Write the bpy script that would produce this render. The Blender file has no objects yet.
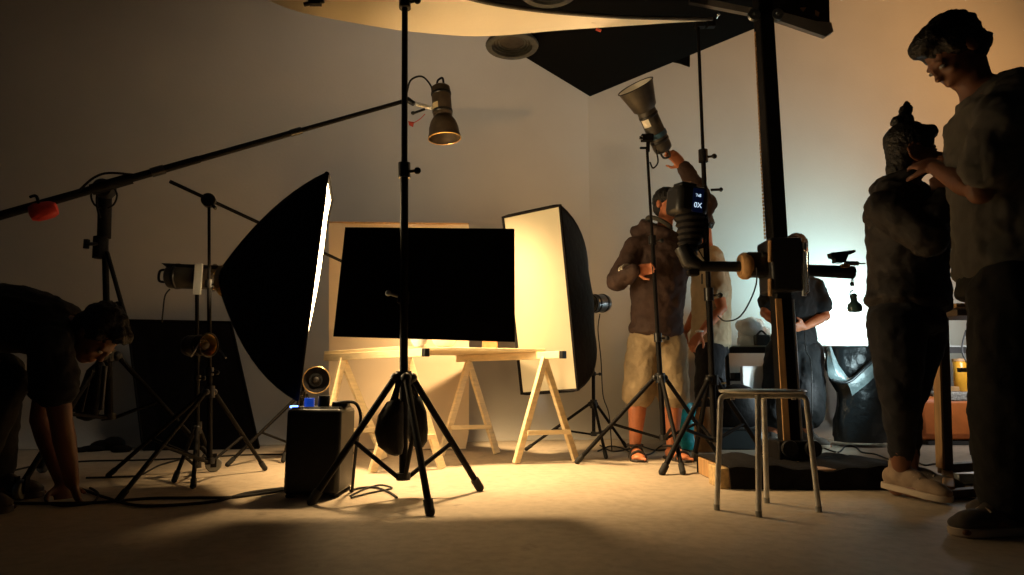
import bpy, bmesh, math, random
from mathutils import Vector, Matrix, Quaternion
random.seed(7)
V = Vector
C = bpy.context.scene.collection
SC = bpy.context.scene
F = 640.0; CX, CY = 512.0, 287.5; TH = math.atan(92.5 / F); CH = 0.5
ST, CT = math.sin(TH), math.cos(TH)

def P(px, py, D):
    """world point seen at pixel (px,py) of the photo, at distance D (world y)"""
    a = (px - CX) / F; u = (CY - py) / F
    t = D / (CT - u * ST)
    return V((a * t, D, CH + t * (ST + u * CT)))
def G(px, py, z=0.0):
    """floor point under pixel (px,py)"""
    a = (px - CX) / F; u = (CY - py) / F
    t = (z - CH) / (ST + u * CT)
    return V((a * t, t * (CT - u * ST), z))

# ---------------------------------------------------------------- materials
MATS = {}
def mat(name, col, rough=0.6, metal=0.0, var=0.0, scale=8.0, bump=0.0, bscale=60.0, emit=None, es=0.0, trans=0.0, sheen=0.0, alpha=1.0, spec=0.5, stretch=None):
    m = bpy.data.materials.new(name); m.use_nodes = True
    nt = m.node_tree; b = nt.nodes['Principled BSDF']
    b.inputs['Base Color'].default_value = (*col, 1); b.inputs['Roughness'].default_value = rough
    b.inputs['Metallic'].default_value = metal; b.inputs['Specular IOR Level'].default_value = spec
    if trans: b.inputs['Transmission Weight'].default_value = trans
    if sheen: b.inputs['Sheen Weight'].default_value = sheen
    if alpha < 1: b.inputs['Alpha'].default_value = alpha
    tc = nt.nodes.new('ShaderNodeTexCoord'); src = tc.outputs['Object']
    if stretch:
        mp = nt.nodes.new('ShaderNodeMapping'); mp.inputs['Scale'].default_value = stretch
        nt.links.new(src, mp.inputs['Vector']); src = mp.outputs['Vector']
    if var:
        n = nt.nodes.new('ShaderNodeTexNoise'); n.inputs['Scale'].default_value = scale; n.inputs['Detail'].default_value = 5
        r = nt.nodes.new('ShaderNodeValToRGB')
        r.color_ramp.elements[0].position = 0.3; r.color_ramp.elements[1].position = 0.7
        r.color_ramp.elements[0].color = (*[c * (1 - var) for c in col], 1)
        r.color_ramp.elements[1].color = (*[min(1, c * (1 + var)) for c in col], 1)
        nt.links.new(src, n.inputs['Vector']); nt.links.new(n.outputs['Fac'], r.inputs['Fac']); nt.links.new(r.outputs['Color'], b.inputs['Base Color'])
    if bump:
        n2 = nt.nodes.new('ShaderNodeTexNoise'); n2.inputs['Scale'].default_value = bscale; n2.inputs['Detail'].default_value = 4
        bp = nt.nodes.new('ShaderNodeBump'); bp.inputs['Strength'].default_value = bump; bp.inputs['Distance'].default_value = 0.02
        nt.links.new(src, n2.inputs['Vector']); nt.links.new(n2.outputs['Fac'], bp.inputs['Height']); nt.links.new(bp.outputs['Normal'], b.inputs['Normal'])
    if emit:
        b.inputs['Emission Color'].default_value = (*emit, 1); b.inputs['Emission Strength'].default_value = es
    MATS[name] = m
    return m

M = MATS
mat('black_metal', (.009, .008, .008), .6, 0.0, .3, 20, spec=.10)
mat('black_satin', (.014, .013, .013), .35, 0.0, spec=.45)
mat('black_fabric', (.010, .009, .010), .95, 0, .3, 30, .25, 120, spec=.15)
mat('black_nylon', (.009, .008, .009), .6, 0, .3, 12, .3, 25, spec=.2)
mat('black_board', (.007, .006, .007), .9, 0, .2, 10, spec=.08)
mat('black_plastic', (.012, .012, .013), .42, 0, .2, 40, .05, 200, spec=.4)
mat('rubber', (.02, .02, .02), .9)
mat('grey_metal', (.26, .27, .27), .38, .8, .2, 30, .05, 80)
mat('stool_metal', (.55, .55, .53), .4, .35, .2, 30)
mat('dull_steel', (.12, .125, .12), .5, .4, .2, 30)
mat('chrome', (.75, .75, .75), .2, 1.0)
mat('highlight_white', (.8, .8, .78), .35, .4)  # near-white colour standing in for the backlit highlight on the column
mat('gold', (.75, .5, .22), .3, .9)
mat('strobe_grey', (.065, .057, .047), .5, .2, .25, 25)
mat('bell_bronze', (.13, .095, .065), .45, .4, .25, 20)
mat('bowl_inside', (.8, .78, .72), .35, .3)
mat('cream_sheet', (.85, .78, .62), .7, 0, .03, 3, .05, 30)
mat('rim_grey', (.11, .095, .075), .7, 0, .2, 20)
mat('backdrop_paper', (.62, .50, .36), .85, 0, .05, 3, .08, 10)
mat('pine', (.82, .66, .40), .6, 0, .14, 9, .06, 60, stretch=(1, 1, 6))
mat('ply_end', (.52, .36, .17), .8, 0, .3, 45, .15, 100)
mat('dark_wood', (.10, .06, .03), .6, 0, .3, 10, stretch=(1, 1, .2))
mat('mid_wood', (.42, .24, .10), .6, 0, .25, 12, stretch=(4, 4, .4))
mat('red_vinyl', (.62, .045, .03), .45, 0, .15, 12, .1, 40)
mat('red_cord', (.5, .06, .04), .7)
mat('white_paint', (.8, .8, .77), .5)
mat('label_yellow', (.85, .68, .40), .5)
mat('label_white', (.85, .80, .70), .5)
mat('blue_plastic', (.02, .10, .62), .4, emit=(.02, .12, .9), es=.25)
mat('blue_led', (.1, .2, .9), .4, emit=(.12, .25, 1.0), es=7)
mat('blue_strap', (.04, .12, .20), .6)
mat('lcd', (.006, .01, .03), .3, emit=(.02, .07, .35), es=.02)
mat('lcd_text', (.7, .85, 1), .4, emit=(.6, .8, 1.0), es=.9)
mat('softbox_front_glow', (.9, .85, .75), .8, emit=(1.0, .72, .38), es=19)
mat('softbox_front_warm', (.27, .235, .165), .8, 0, .03, 4, .12, 7, emit=(1.0, .64, .24), es=.38)
mat('lamp_glow', (.9, .8, .6), .5, emit=(1, .72, .38), es=3)
mat('lamp_dark_glass', (.006, .004, .004), .6, .0)
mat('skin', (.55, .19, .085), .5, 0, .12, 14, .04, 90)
mat('skin_shade', (.19, .078, .042), .5, 0, .12, 14, .04, 90)  # skin darkened for the silhouetted figures, their shade put into the colour
mat('hair', (.008, .006, .005), .55, 0, .4, 60, .5, 90)
mat('hair_brown', (.05, .028, .016), .55, 0, .4, 60, .5, 90)
mat('eye_white', (.30, .28, .26), .3)
mat('jacket_brown', (.055, .028, .020), .8, 0, .25, 10, .35, 16)
mat('jacket_grey', (.060, .054, .042), .85, 0, .2, 12)
mat('jacket_dark', (.014, .010, .009), .75, 0, .25, 12, .4, 18)
mat('khaki', (.36, .27, .16), .9, 0, .2, 12, .3, 30)
mat('beige_tee', (.50, .40, .26), .9, 0, .1, 10, .3, 14)
mat('black_tee', (.009, .009, .010), .9, 0, .2, 14, .3, 16)
mat('dark_denim', (.012, .012, .016), .9, 0, .25, 20, .3, 20)
mat('grey_tee', (.085, .081, .075), .9, 0, .1, 10, .35, 12)
mat('sneaker', (.30, .21, .14), .8, 0, .2, 22, .1, 70)
mat('sneaker_sole', (.45, .36, .27), .7)
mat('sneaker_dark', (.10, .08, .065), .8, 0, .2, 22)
mat('sandal', (.03, .022, .018), .7)
mat('cyan_bag', (.02, .36, .45), .35, 0, .6, 14, .9, 12)
mat('brown_paper', (.33, .18, .07), .85, 0, .2, 12, .5, 14)
mat('clear_wrap', (.88, .92, .92), .2, 0, .2, 12, .9, 14)
mat('white_board', (.86, .88, .86), .6)
mat('slate_box', (.022, .032, .038), .7, 0, .2, 12)
mat('table_dark', (.035, .035, .035), .6)
mat('table_top', (.5, .55, .54), .5)
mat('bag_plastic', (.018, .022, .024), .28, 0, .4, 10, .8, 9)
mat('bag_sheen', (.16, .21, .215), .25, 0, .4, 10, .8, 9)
mat('orange_vinyl', (.60, .17, .035), .5, 0, .12, 10, .06, 40)
mat('grey_weave', (.34, .33, .30), .95, 0, .5, 70, .5, 160)
mat('amber', (.75, .36, .03), .3, 0, .15, 9)
mat('yellow_plastic', (.85, .62, .05), .4)
mat('bin_grey', (.32, .34, .33), .7)
mat('teal_glass', (.05, .12, .12), .25)
mat('blade', (.5, .42, .35), .5)

def floor_mat():
    m = bpy.data.materials.new('studio_floor'); m.use_nodes = True; nt = m.node_tree; b = nt.nodes['Principled BSDF']
    tc = nt.nodes.new('ShaderNodeTexCoord'); sp = nt.nodes.new('ShaderNodeSeparateXYZ'); nt.links.new(tc.outputs['Object'], sp.inputs[0])
    def noise(sc, lo, hi, p0=.35, p1=.65, vec=None):
        n = nt.nodes.new('ShaderNodeTexNoise'); n.inputs['Scale'].default_value = sc; n.inputs['Detail'].default_value = 7; n.inputs['Roughness'].default_value = .6
        nt.links.new(vec or tc.outputs['Object'], n.inputs['Vector'])
        r = nt.nodes.new('ShaderNodeValToRGB'); r.color_ramp.elements[0].position = p0; r.color_ramp.elements[1].position = p1
        r.color_ramp.elements[0].color = (*lo, 1); r.color_ramp.elements[1].color = (*hi, 1)
        nt.links.new(n.outputs['Fac'], r.inputs['Fac']); return r.outputs['Color'], n
    base, _ = noise(1.3, (.42, .345, .255), (.52, .43, .325))
    fine, fn = noise(22, (.80, .80, .80), (1.0, 1.0, 1.0), .3, .6)
    spots, _ = noise(6.5, (.62, .60, .58), (1, 1, 1), .24, .36)
    mx = nt.nodes.new('ShaderNodeMix'); mx.data_type = 'RGBA'; mx.blend_type = 'MULTIPLY'; mx.inputs[0].default_value = 1
    nt.links.new(base, mx.inputs[6]); nt.links.new(fine, mx.inputs[7])
    mx2 = nt.nodes.new('ShaderNodeMix'); mx2.data_type = 'RGBA'; mx2.blend_type = 'MULTIPLY'; mx2.inputs[0].default_value = 1
    nt.links.new(mx.outputs[2], mx2.inputs[6]); nt.links.new(spots, mx2.inputs[7])
    gt = nt.nodes.new('ShaderNodeMath'); gt.operation = 'GREATER_THAN'; gt.inputs[1].default_value = 4.72
    nt.links.new(sp.outputs['Y'], gt.inputs[0])
    pale, _ = noise(5, (.52, .52, .50), (.60, .60, .58))
    m3 = nt.nodes.new('ShaderNodeMix'); m3.data_type = 'RGBA'
    nt.links.new(gt.outputs[0], m3.inputs[0]); nt.links.new(mx2.outputs[2], m3.inputs[6]); nt.links.new(pale, m3.inputs[7])
    nt.links.new(m3.outputs[2], b.inputs['Base Color'])
    b.inputs['Roughness'].default_value = .62; b.inputs['Specular IOR Level'].default_value = .3
    bp = nt.nodes.new('ShaderNodeBump'); bp.inputs['Strength'].default_value = .25; bp.inputs['Distance'].default_value = .01
    nt.links.new(fn.outputs['Fac'], bp.inputs['Height']); nt.links.new(bp.outputs['Normal'], b.inputs['Normal'])
    M['studio_floor'] = m
floor_mat()
mat('wall_paint', (.50, .47, .42), .85, 0, .04, 2.0, .06, 45)
mat('ceiling_black', (.006, .006, .006), .95, spec=.05)
mat('beam_grey', (.17, .155, .14), .7, 0, .2, 8)

# ---------------------------------------------------------------- mesh helpers
def frame_of(d):
    d = d.normalized(); a = V((0, 0, 1)) if abs(d.z) < .9 else V((1, 0, 0))
    u = d.cross(a).normalized(); return u, u.cross(d).normalized()
def rot_to(z, x=None):
    """3x3 matrix whose local z is z (and x near x)"""
    z = z.normalized(); x = x or (V((0, 0, 1)) if abs(z.z) < .9 else V((1, 0, 0)))
    y = z.cross(x).normalized(); x = y.cross(z).normalized()
    return Matrix((x, y, z)).transposed()
def smooth_pts(pts, n=6):
    """Catmull-Rom through pts"""
    pts = [V(p) for p in pts]; out = []
    for i in range(len(pts) - 1):
        p0 = pts[max(i - 1, 0)]; p1 = pts[i]; p2 = pts[i + 1]; p3 = pts[min(i + 2, len(pts) - 1)]
        for k in range(n):
            t = k / n
            out.append(.5 * ((2 * p1) + (p2 - p0) * t + (2 * p0 - 5 * p1 + 4 * p2 - p3) * t * t + (3 * p1 - p0 - 3 * p2 + p3) * t ** 3))
    return out + [pts[-1]]

class MB:
    def __init__(s): s.bm = bmesh.new()
    def ring(s, c, u, v, rx, ry, n): return [s.bm.verts.new(c + u * (rx * math.cos(2 * math.pi * k / n)) + v * (ry * math.sin(2 * math.pi * k / n))) for k in range(n)]
    def skin(s, rings, cap=True, closed=False):
        n = len(rings[0]); m = len(rings)
        for i in range(m if closed else m - 1):
            a, b = rings[i], rings[(i + 1) % m]
            for k in range(n):
                try: s.bm.faces.new((a[k], a[(k + 1) % n], b[(k + 1) % n], b[k]))
                except ValueError: pass
        if cap and not closed:
            s.bm.faces.new(list(reversed(rings[0]))); s.bm.faces.new(rings[-1])
        return s
    def tube(s, pts, r, n=10, closed=False):
        pts = [V(p) for p in pts]; N = len(pts); rs = r if isinstance(r, (list, tuple)) else [r] * N
        rings = []; u = None
        for i, p in enumerate(pts):
            if closed: d = pts[(i + 1) % N] - pts[i - 1]
            else: d = pts[min(i + 1, N - 1)] - pts[max(i - 1, 0)]
            if d.length < 1e-9: d = V((0, 0, 1))
            d.normalize()
            if u is None: u, v = frame_of(d)
            else:
                u = (u - d * u.dot(d))
                u = u.normalized() if u.length > 1e-6 else frame_of(d)[0]
                v = d.cross(u)
            v = d.cross(u)
            rings.append(s.ring(p, u, v, rs[i], rs[i], n))
        return s.skin(rings, True, closed)
    def loft(s, st, n=20):
        """st: (centre, u, v, rx, ry)"""
        return s.skin([s.ring(V(c), u, v, rx, ry, n) for c, u, v, rx, ry in st])
    def box(s, c, size, R=None):
        R = R or Matrix.Identity(3); h = [x / 2 for x in size]; c = V(c)
        vs = [s.bm.verts.new(c + R @ V((x * h[0], y * h[1], z * h[2]))) for x in (-1, 1) for y in (-1, 1) for z in (-1, 1)]
        for f in ((0, 1, 3, 2), (4, 6, 7, 5), (0, 4, 5, 1), (2, 3, 7, 6), (0, 2, 6, 4), (1, 5, 7, 3)): s.bm.faces.new([vs[i] for i in f])
        return s
    def bar(s, a, b, w, h, up=None):
        a, b = V(a), V(b); d = b - a; R = rot_to(d, up); s.box((a + b) / 2, (w, h, d.length), R); return s
    def ball(s, c, r, R=None, n=14):
        r = (r, r, r) if isinstance(r, (int, float)) else r; R = R or Matrix.Identity(3); c = V(c)
        rings = []; m = max(6, n // 2 + 2)
        top = s.bm.verts.new(c + R @ V((0, 0, r[2]))); bot = s.bm.verts.new(c + R @ V((0, 0, -r[2])))
        for i in range(1, m):
            a = math.pi * i / m
            rings.append([s.bm.verts.new(c + R @ V((r[0] * math.sin(a) * math.cos(2 * math.pi * k / n), r[1] * math.sin(a) * math.sin(2 * math.pi * k / n), r[2] * math.cos(a)))) for k in range(n)])
        for a, b in zip(rings, rings[1:]):
            for k in range(n): s.bm.faces.new((a[k], b[k], b[(k + 1) % n], a[(k + 1) % n]))
        for k in range(n):
            s.bm.faces.new((top, rings[0][k], rings[0][(k + 1) % n])); s.bm.faces.new((bot, rings[-1][(k + 1) % n], rings[-1][k]))
        return s
    def lathe(s, prof, o, ax, n=24, closed=False):
        """prof: (radius, height along ax)"""
        o = V(o); ax = V(ax).normalized(); u, v = frame_of(ax)
        s.skin([s.ring(o + ax * h, u, v, max(r, 1e-4), max(r, 1e-4), n) for r, h in prof], True, closed); return s
    def prism(s, pts, off):
        """closed polygon given as 3D points, extruded by vector off"""
        a = [s.bm.verts.new(V(p)) for p in pts]; b = [s.bm.verts.new(V(p) + off) for p in pts]; n = len(a)
        s.bm.faces.new(a); s.bm.faces.new(list(reversed(b)))
        for k in range(n): s.bm.faces.new((a[k], b[k], b[(k + 1) % n], a[(k + 1) % n]))
        return s
    def sheet(s, grid, th):
        """rows of points -> sheet of thickness th (offset along local normal)"""
        R, K = len(grid), len(grid[0])
        nrm = [[None] * K for _ in range(R)]
        for i in range(R):
            for k in range(K):
                du = V(grid[min(i + 1, R - 1)][k]) - V(grid[max(i - 1, 0)][k]); dv = V(grid[i][min(k + 1, K - 1)]) - V(grid[i][max(k - 1, 0)])
                nn = du.cross(dv); nrm[i][k] = nn.normalized() if nn.length > 1e-9 else V((0, 0, 1))
        A = [[s.bm.verts.new(V(grid[i][k]) + nrm[i][k] * th / 2) for k in range(K)] for i in range(R)]
        B = [[s.bm.verts.new(V(grid[i][k]) - nrm[i][k] * th / 2) for k in range(K)] for i in range(R)]
        for i in range(R - 1):
            for k in range(K - 1):
                s.bm.faces.new((A[i][k], A[i + 1][k], A[i + 1][k + 1], A[i][k + 1])); s.bm.faces.new((B[i][k], B[i][k + 1], B[i + 1][k + 1], B[i + 1][k]))
        for i in range(R - 1):
            s.bm.faces.new((A[i][0], B[i][0], B[i + 1][0], A[i + 1][0])); s.bm.faces.new((A[i][-1], A[i + 1][-1], B[i + 1][-1], B[i][-1]))
        for k in range(K - 1):
            s.bm.faces.new((A[0][k], A[0][k + 1], B[0][k + 1], B[0][k])); s.bm.faces.new((A[-1][k], B[-1][k], B[-1][k + 1], A[-1][k + 1]))
        return s
    def build(s, name, material, parent=None, bevel=0, smooth=True, subsurf=0):
        bmesh.ops.recalc_face_normals(s.bm, faces=s.bm.faces[:])
        off = wloc(parent) if parent else V((sum(v.co.x for v in s.bm.verts) / len(s.bm.verts), sum(v.co.y for v in s.bm.verts) / len(s.bm.verts), min(v.co.z for v in s.bm.verts)))
        for v in s.bm.verts: v.co -= off
        me = bpy.data.meshes.new(name); s.bm.to_mesh(me); s.bm.free()
        me.materials.append(M[material] if isinstance(material, str) else material)
        if smooth:
            me.polygons.foreach_set('use_smooth', [True] * len(me.polygons))
        o = bpy.data.objects.new(name, me); C.objects.link(o)
        if parent: o.parent = parent
        else: o.location = off
        if bevel:
            b = o.modifiers.new('b', 'BEVEL'); b.width = bevel; b.segments = 2; b.limit_method = 'ANGLE'; b.angle_limit = math.radians(40)
        if subsurf:
            m = o.modifiers.new('s', 'SUBSURF'); m.levels = subsurf; m.render_levels = subsurf
        if smooth:
            try: me.set_sharp_from_angle(angle=math.radians(42))
            except Exception: pass
        return o
WL = {}
def wloc(o):
    p = V((0, 0, 0))
    while o is not None: p += o.location; o = o.parent
    return p

def thing(name, label, cat, loc, group=None):
    o = bpy.data.objects.new(name, None); C.objects.link(o); o.location = loc; o.empty_display_size = .1
    o['label'] = label; o['category'] = cat
    if group: o['group'] = group
    return o
def tag(o, label, cat, group=None, kind=None):
    o['label'] = label; o['category'] = cat
    if group: o['group'] = group
    if kind: o['kind'] = kind
    return o
def struct(o, label):
    o['kind'] = 'structure'; o['label'] = label; o['category'] = 'room'; return o
def plab(o, label): o['label'] = label; return o

# ---------------------------------------------------------------- the room
WC = V((.72, 5.78, 0)); WLp = V((-5.2, 4.62, 0)); WR = V((6.2, 5.86, 0)); WH = 4.8; CR = .22
fl = MB(); fl.box((.5, 2.3, -.05), (11.4, 7.6, .1)); struct(fl.build('floor', 'studio_floor', smooth=False), 'worn tan studio floor with a pale painted strip along the walls')
def wall(name, a, b, inward, label):
    m = MB(); rows = []
    prof = [(CR * 1.0, 0.004)] + [(CR * (1 - math.sin(t)), CR * (1 - math.cos(t))) for t in [math.pi / 2 * k / 8 for k in range(1, 9)]] + [(0, 1.2), (0, 2.4), (0, 3.6), (0, WH)]
    for d, z in prof: rows.append([a + inward * d + V((0, 0, z)) + (b - a) * (k / 12) for k in range(13)])
    m.sheet(rows, .006); 
    # solid backing so that the wall has depth
    m.prism([a - inward * .02, b - inward * .02, b - inward * .2, a - inward * .2], V((0, 0, WH)))
    return struct(m.build(name, 'wall_paint'), label)
nl = V((WC.y - WLp.y, -(WC.x - WLp.x), 0)).normalized(); nr = V((WR.y - WC.y, -(WR.x - WC.x), 0)).normalized()
wall('wall_left', WLp, WC + (WC - WLp).normalized() * .02, nl, 'plain grey plaster wall left of the corner, curving into the floor')
wall('wall_right', WC, WR, nr, 'plain plaster wall right of the corner in orange light')

cm = MB(); zc = 3.0
cA = P(590, 95, 5.40); cA.z = zc; cL = V((-.16, 4.39, zc)); cR = V((1.77, 4.26, zc))
cm.prism([cA, cA + (cL - cA) * 4.6, cA + (cL - cA) * 4.6 + (cR - cA) * 3.6, cA + (cR - cA) * 4.4], V((0, 0, .05)))
ceil = struct(cm.build('ceiling', 'ceiling_black', smooth=False), 'black lowered ceiling panel with its corner over the corner of the room')
m = MB(); m.prism([P(668, 60, 4.83), P(690, 50, 4.74), P(690, 66, 4.74), P(680, 62.5, 4.78)], V((0, .02, 0))); m.build('flap', 'ceiling_black', ceil, smooth=False)

def downlight(px, py, label):
    z = 2.92; c = G(px, py, z)
    t = thing('ceiling_downlight', label, 'ceiling light', c, 'round ceiling lights under the black panel')
    m = MB(); m.lathe([(.15, .0), (.19, -.0), (.195, .012), (.185, .03), (.15, .035)], c, V((0, 0, 1)), 36, True); m.build('rim', 'dull_steel', t)
    m = MB()
    for k in range(6):
        r = .145 - k * .022; m.lathe([(r, .02 + k * .006), (r - .009, .018 + k * .006), (r - .009, .03 + k * .006), (r, .032 + k * .006)], c, V((0, 0, 1)), 32, True)
    m.build('louvre', 'dull_steel', t)
    m = MB(); m.lathe([(.16, .036), (.16, .06), (.09, .078), (.09, .0795)], c, V((0, 0, 1)), 32); m.build('housing', 'strobe_grey', t)
    return t
downlight(512, 47, 'round ribbed metal ceiling light half beyond the black panel, whole rim in view')
downlight(549, -9, 'round ribbed metal ceiling light cut by the top edge above the cream reflector')

# overhead steel beam + flag right of the camera stand
bt = thing('overhead_flag', 'black overhead flag with grey lower bars at top of the tall camera stand', 'flag', P(768, 18, 3.62))
m = MB(); m.prism([P(769, 17, 3.64), P(824, 37, 3.64), P(830, 34, 3.64), P(829, -14, 3.64), P(769, -14, 3.64)], V((0, .012, 0)))
m.build('fabric', 'black_fabric', bt, smooth=False)
m = MB(); m.prism([P(770, 12, 3.62), P(770, 21, 3.62), P(823, 39, 3.62), P(831, 34, 3.62), P(829, 25, 3.62), P(815, 24, 3.62)], V((0, -.03, 0))); m.build('bar', 'beam_grey', bt, smooth=False)
m = MB(); m.prism([P(800, 8, 3.62), P(806, 8, 3.62), P(803, 12, 3.62)], V((0, -.006, 0))); m.prism([P(815, 10.5, 3.62), P(819, 13, 3.62), P(818, 17, 3.62), P(815, 15, 3.62)], V((0, -.006, 0))); m.build('eyelet', 'mid_wood', bt, smooth=False)
m = MB(); m.prism([P(690, -5, 3.7), P(768, 11, 3.64), P(768, 17, 3.64), P(690, 2, 3.7)], V((0, .03, 0))); m.build('bar', 'beam_grey', bt, smooth=False)

# ---------------------------------------------------------------- stands
def light_stand(name, label, base, feet, top, hub_z, col_z, r=.014, group=None, sections=2, leg_r=None, knob=True, cat='stand', foot='rubber', mids=None, breaks=None):
    """tripod stand: base=(x,y) of the pole, feet = floor points, top = pole tip"""
    t = thing(name, label, cat, V((base[0], base[1], 0)), group); leg_r = leg_r or r * .8
    b = V((base[0], base[1], col_z)); top = V(top); ax = (top - b)
    at = lambda z: b + ax * ((z - b.z) / ax.z)
    fr = [0.0] + ([(q - b.z) / ax.z for q in breaks] if breaks else [k / sections for k in range(1, sections)]) + [1.0]
    for k in range(len(fr) - 1):
        a0 = fr[k]; a1 = fr[k + 1]
        m = MB(); m.tube([b + ax * max(0, a0 - .02), b + ax * a1], r * (1.0 - .22 * k)); m.build('pole', 'black_metal', t)
        if k < len(fr) - 2:
            m = MB(); m.tube([b + ax * (a1 - .012 / 1), b + ax * (a1 + .018)], r * 1.55); c = m.build('collar', 'black_satin', t)
            q = b + ax * a1
            m = MB(); m.tube([q, q + V((r * 3.2, -r, 0))], r * .4); m.ball(q + V((r * 3.4, -r, 0)), (r * .9, r * .6, r * .9)); m.build('knob', 'black_plastic', c)
    hub = at(hub_z); low = at(col_z + .012)
    m = MB(); m.tube([at(hub_z - .03), at(hub_z + .03)], r * 1.9)
    for f in feet: m.ball(hub + (V((f.x, f.y, hub_z)) - V((hub.x, hub.y, hub_z))).normalized() * r * 2.0, r * 1.3)
    m.build('hub', 'black_plastic', t)
    m = MB(); m.tube([at(col_z), at(col_z + .03)], r * 1.7); m.build('collar', 'black_plastic', t)
    for i, f in enumerate(feet):
        f = V(f); dirh = (V((f.x, f.y, 0)) - V((hub.x, hub.y, 0))).normalized()
        a = hub + dirh * r * 2.2; e = f + V((0, 0, .012 if foot == 'rubber' else .06))
        m = MB(); m.tube([a, e], leg_r); lg = m.build('leg', 'black_metal', t)
        if foot == 'rubber':
            d = (e - a).normalized(); m = MB(); m.tube([e - d * .05, e - d * .005], leg_r * 1.35); m.ball(e - d * .003, leg_r * 1.35); m.build('rubber_foot', 'rubber', lg)
        else: caster(lg, f, dirh)
        mid = a + (e - a) * (mids[i] if mids else .55)
        m = MB(); m.tube([low + dirh * r * 1.3, mid], leg_r * .7); m.build('brace', 'black_metal', t)
    return t
def caster(parent, f, d):
    ax = V((-d.y, d.x, 0)).normalized(); c = V((f.x, f.y, .042))
    m = MB(); m.lathe([(.018, -.014), (.038, -.013), (.042, -.008), (.042, .008), (.038, .013), (.018, .014)], c, ax, 24); m.build('wheel', 'grey_metal', parent)
    m = MB(); m.box(c + ax * .02 + V((0, 0, .02)), (.006, .03, .07), rot_to(V((0, 0, 1)), ax)); m.box(c - ax * .02 + V((0, 0, .02)), (.006, .03, .07), rot_to(V((0, 0, 1)), ax)); m.build('fork', 'black_metal', parent)

stC = light_stand('light_stand', 'tall black tripod stand holding the black rectangular board', (P(403.5, 476, 2.85).x, 2.85),
    [G(480, 491), G(430, 516), G(311, 505)], P(405, -25, 2.85), P(404, 378, 2.85).z, P(403, 481, 2.82).z, .0185, 'light stands', 3, .0145, mids=[.58, .40, .52], breaks=[P(404, 172, 2.85).z, P(405, 3, 2.85).z])
stA = light_stand('light_stand', 'black tripod stand under the tilted flash head, gripped by the man in shorts', (G(655, 459).x, 3.95),
    [G(577, 464), G(683, 475), G(722, 462)], P(647, 148, 3.95), P(655, 378, 3.95).z, P(655, 440, 3.95).z, .016, 'light stands', 3)
bB = G(716, 459.5)
stB = light_stand('light_stand', 'tall black stand clamped to the right end of the cream overhead reflector', (1.19, 3.85),
    [G(662, 475), G(694, 461.5), G(766, 458)], P(698, 26, 3.80), P(715, 380, 3.85).z, P(715, 442, 3.85).z, .0185, 'light stands', 3)
m = MB(); q = P(714, 190, 3.83); m.tube([q - V((.02, 0, 0)), q + V((.035, -.01, 0))], .008); m.ball(q + V((.04, -.01, 0)), (.012, .012, .014)); m.build('knob', 'black_plastic', stB)
# grip at the top of stand B
g = MB(); q = P(700, 24, 3.80); g.box(q, (.06, .045, .05)); g.box(q + V((.07, 0, .005)), (.05, .04, .055)); g.box(q + V((.035, 0, .03)), (.14, .02, .012)); g.build('grip_head', 'black_metal', stB, bevel=.006)
g = MB(); g.tube([q + V((.10, -.02, .03)), q + V((.10, -.05, .035))], .008); g.ball(q + V((.10, -.055, .035)), .013); g.build('knob', 'chrome', stB)

S1b = V((-1.515, 3.3, 0))
st1 = light_stand('light_stand', 'black tripod stand carrying the thin crossed arm behind the left softbox', (S1b.x, S1b.y),
    [G(118, 503), G(265, 471), G(108, 478)], P(209, 200, 3.3), P(205, 392, 3.3).z, P(205, 464, 3.3).z, .0135, 'light stands', 3)
a0 = P(170, 181.5, 3.12); a1 = P(352, 266, 4.12); pv = P(209.5, 201, 3.3)
m = MB(); m.tube([a0, a1], .0095); arm = m.build('arm', 'black_metal', st1)
m = MB(); m.lathe([(.03, -.025), (.036, -.02), (.036, .02), (.03, .025)], pv + V((0, -.01, 0)), V((.3, -1, 0)), 20); m.tube([pv + V((.03, -.02, -.03)), pv + V((.05, -.03, -.05))], .009); m.build('grip_head', 'black_plastic', st1)

S2b = G(196.5, 476)
st2 = light_stand('light_stand', 'short black stand under the flash head of the left softbox', (S2b.x, S2b.y),
    [G(174, 483), G(193, 489), G(214, 468)], P(197, 292, S2b.y), P(196, 428, S2b.y).z, P(196, 468, S2b.y).z, .013, 'light stands', 2)
st3 = light_stand('light_stand', 'low black tripod stand half hidden behind the power pack', (G(297, 459).x, G(297, 459).y),
    [G(227, 467), G(283, 463), G(352, 455)], P(304, 376, G(297, 459).y), P(286, 396, G(297, 459).y).z, P(298, 447, G(297, 459).y).z, .013, 'light stands', 2)
st4b = G(594, 452)
st4 = light_stand('light_stand', 'black tripod stand behind the right softbox', (st4b.x, st4b.y),
    [G(526, 451), G(626, 448), G(606, 459)], P(593, 314, st4b.y), P(593, 404, st4b.y).z, P(593, 436, st4b.y).z, .013, 'light stands', 2)

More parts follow.
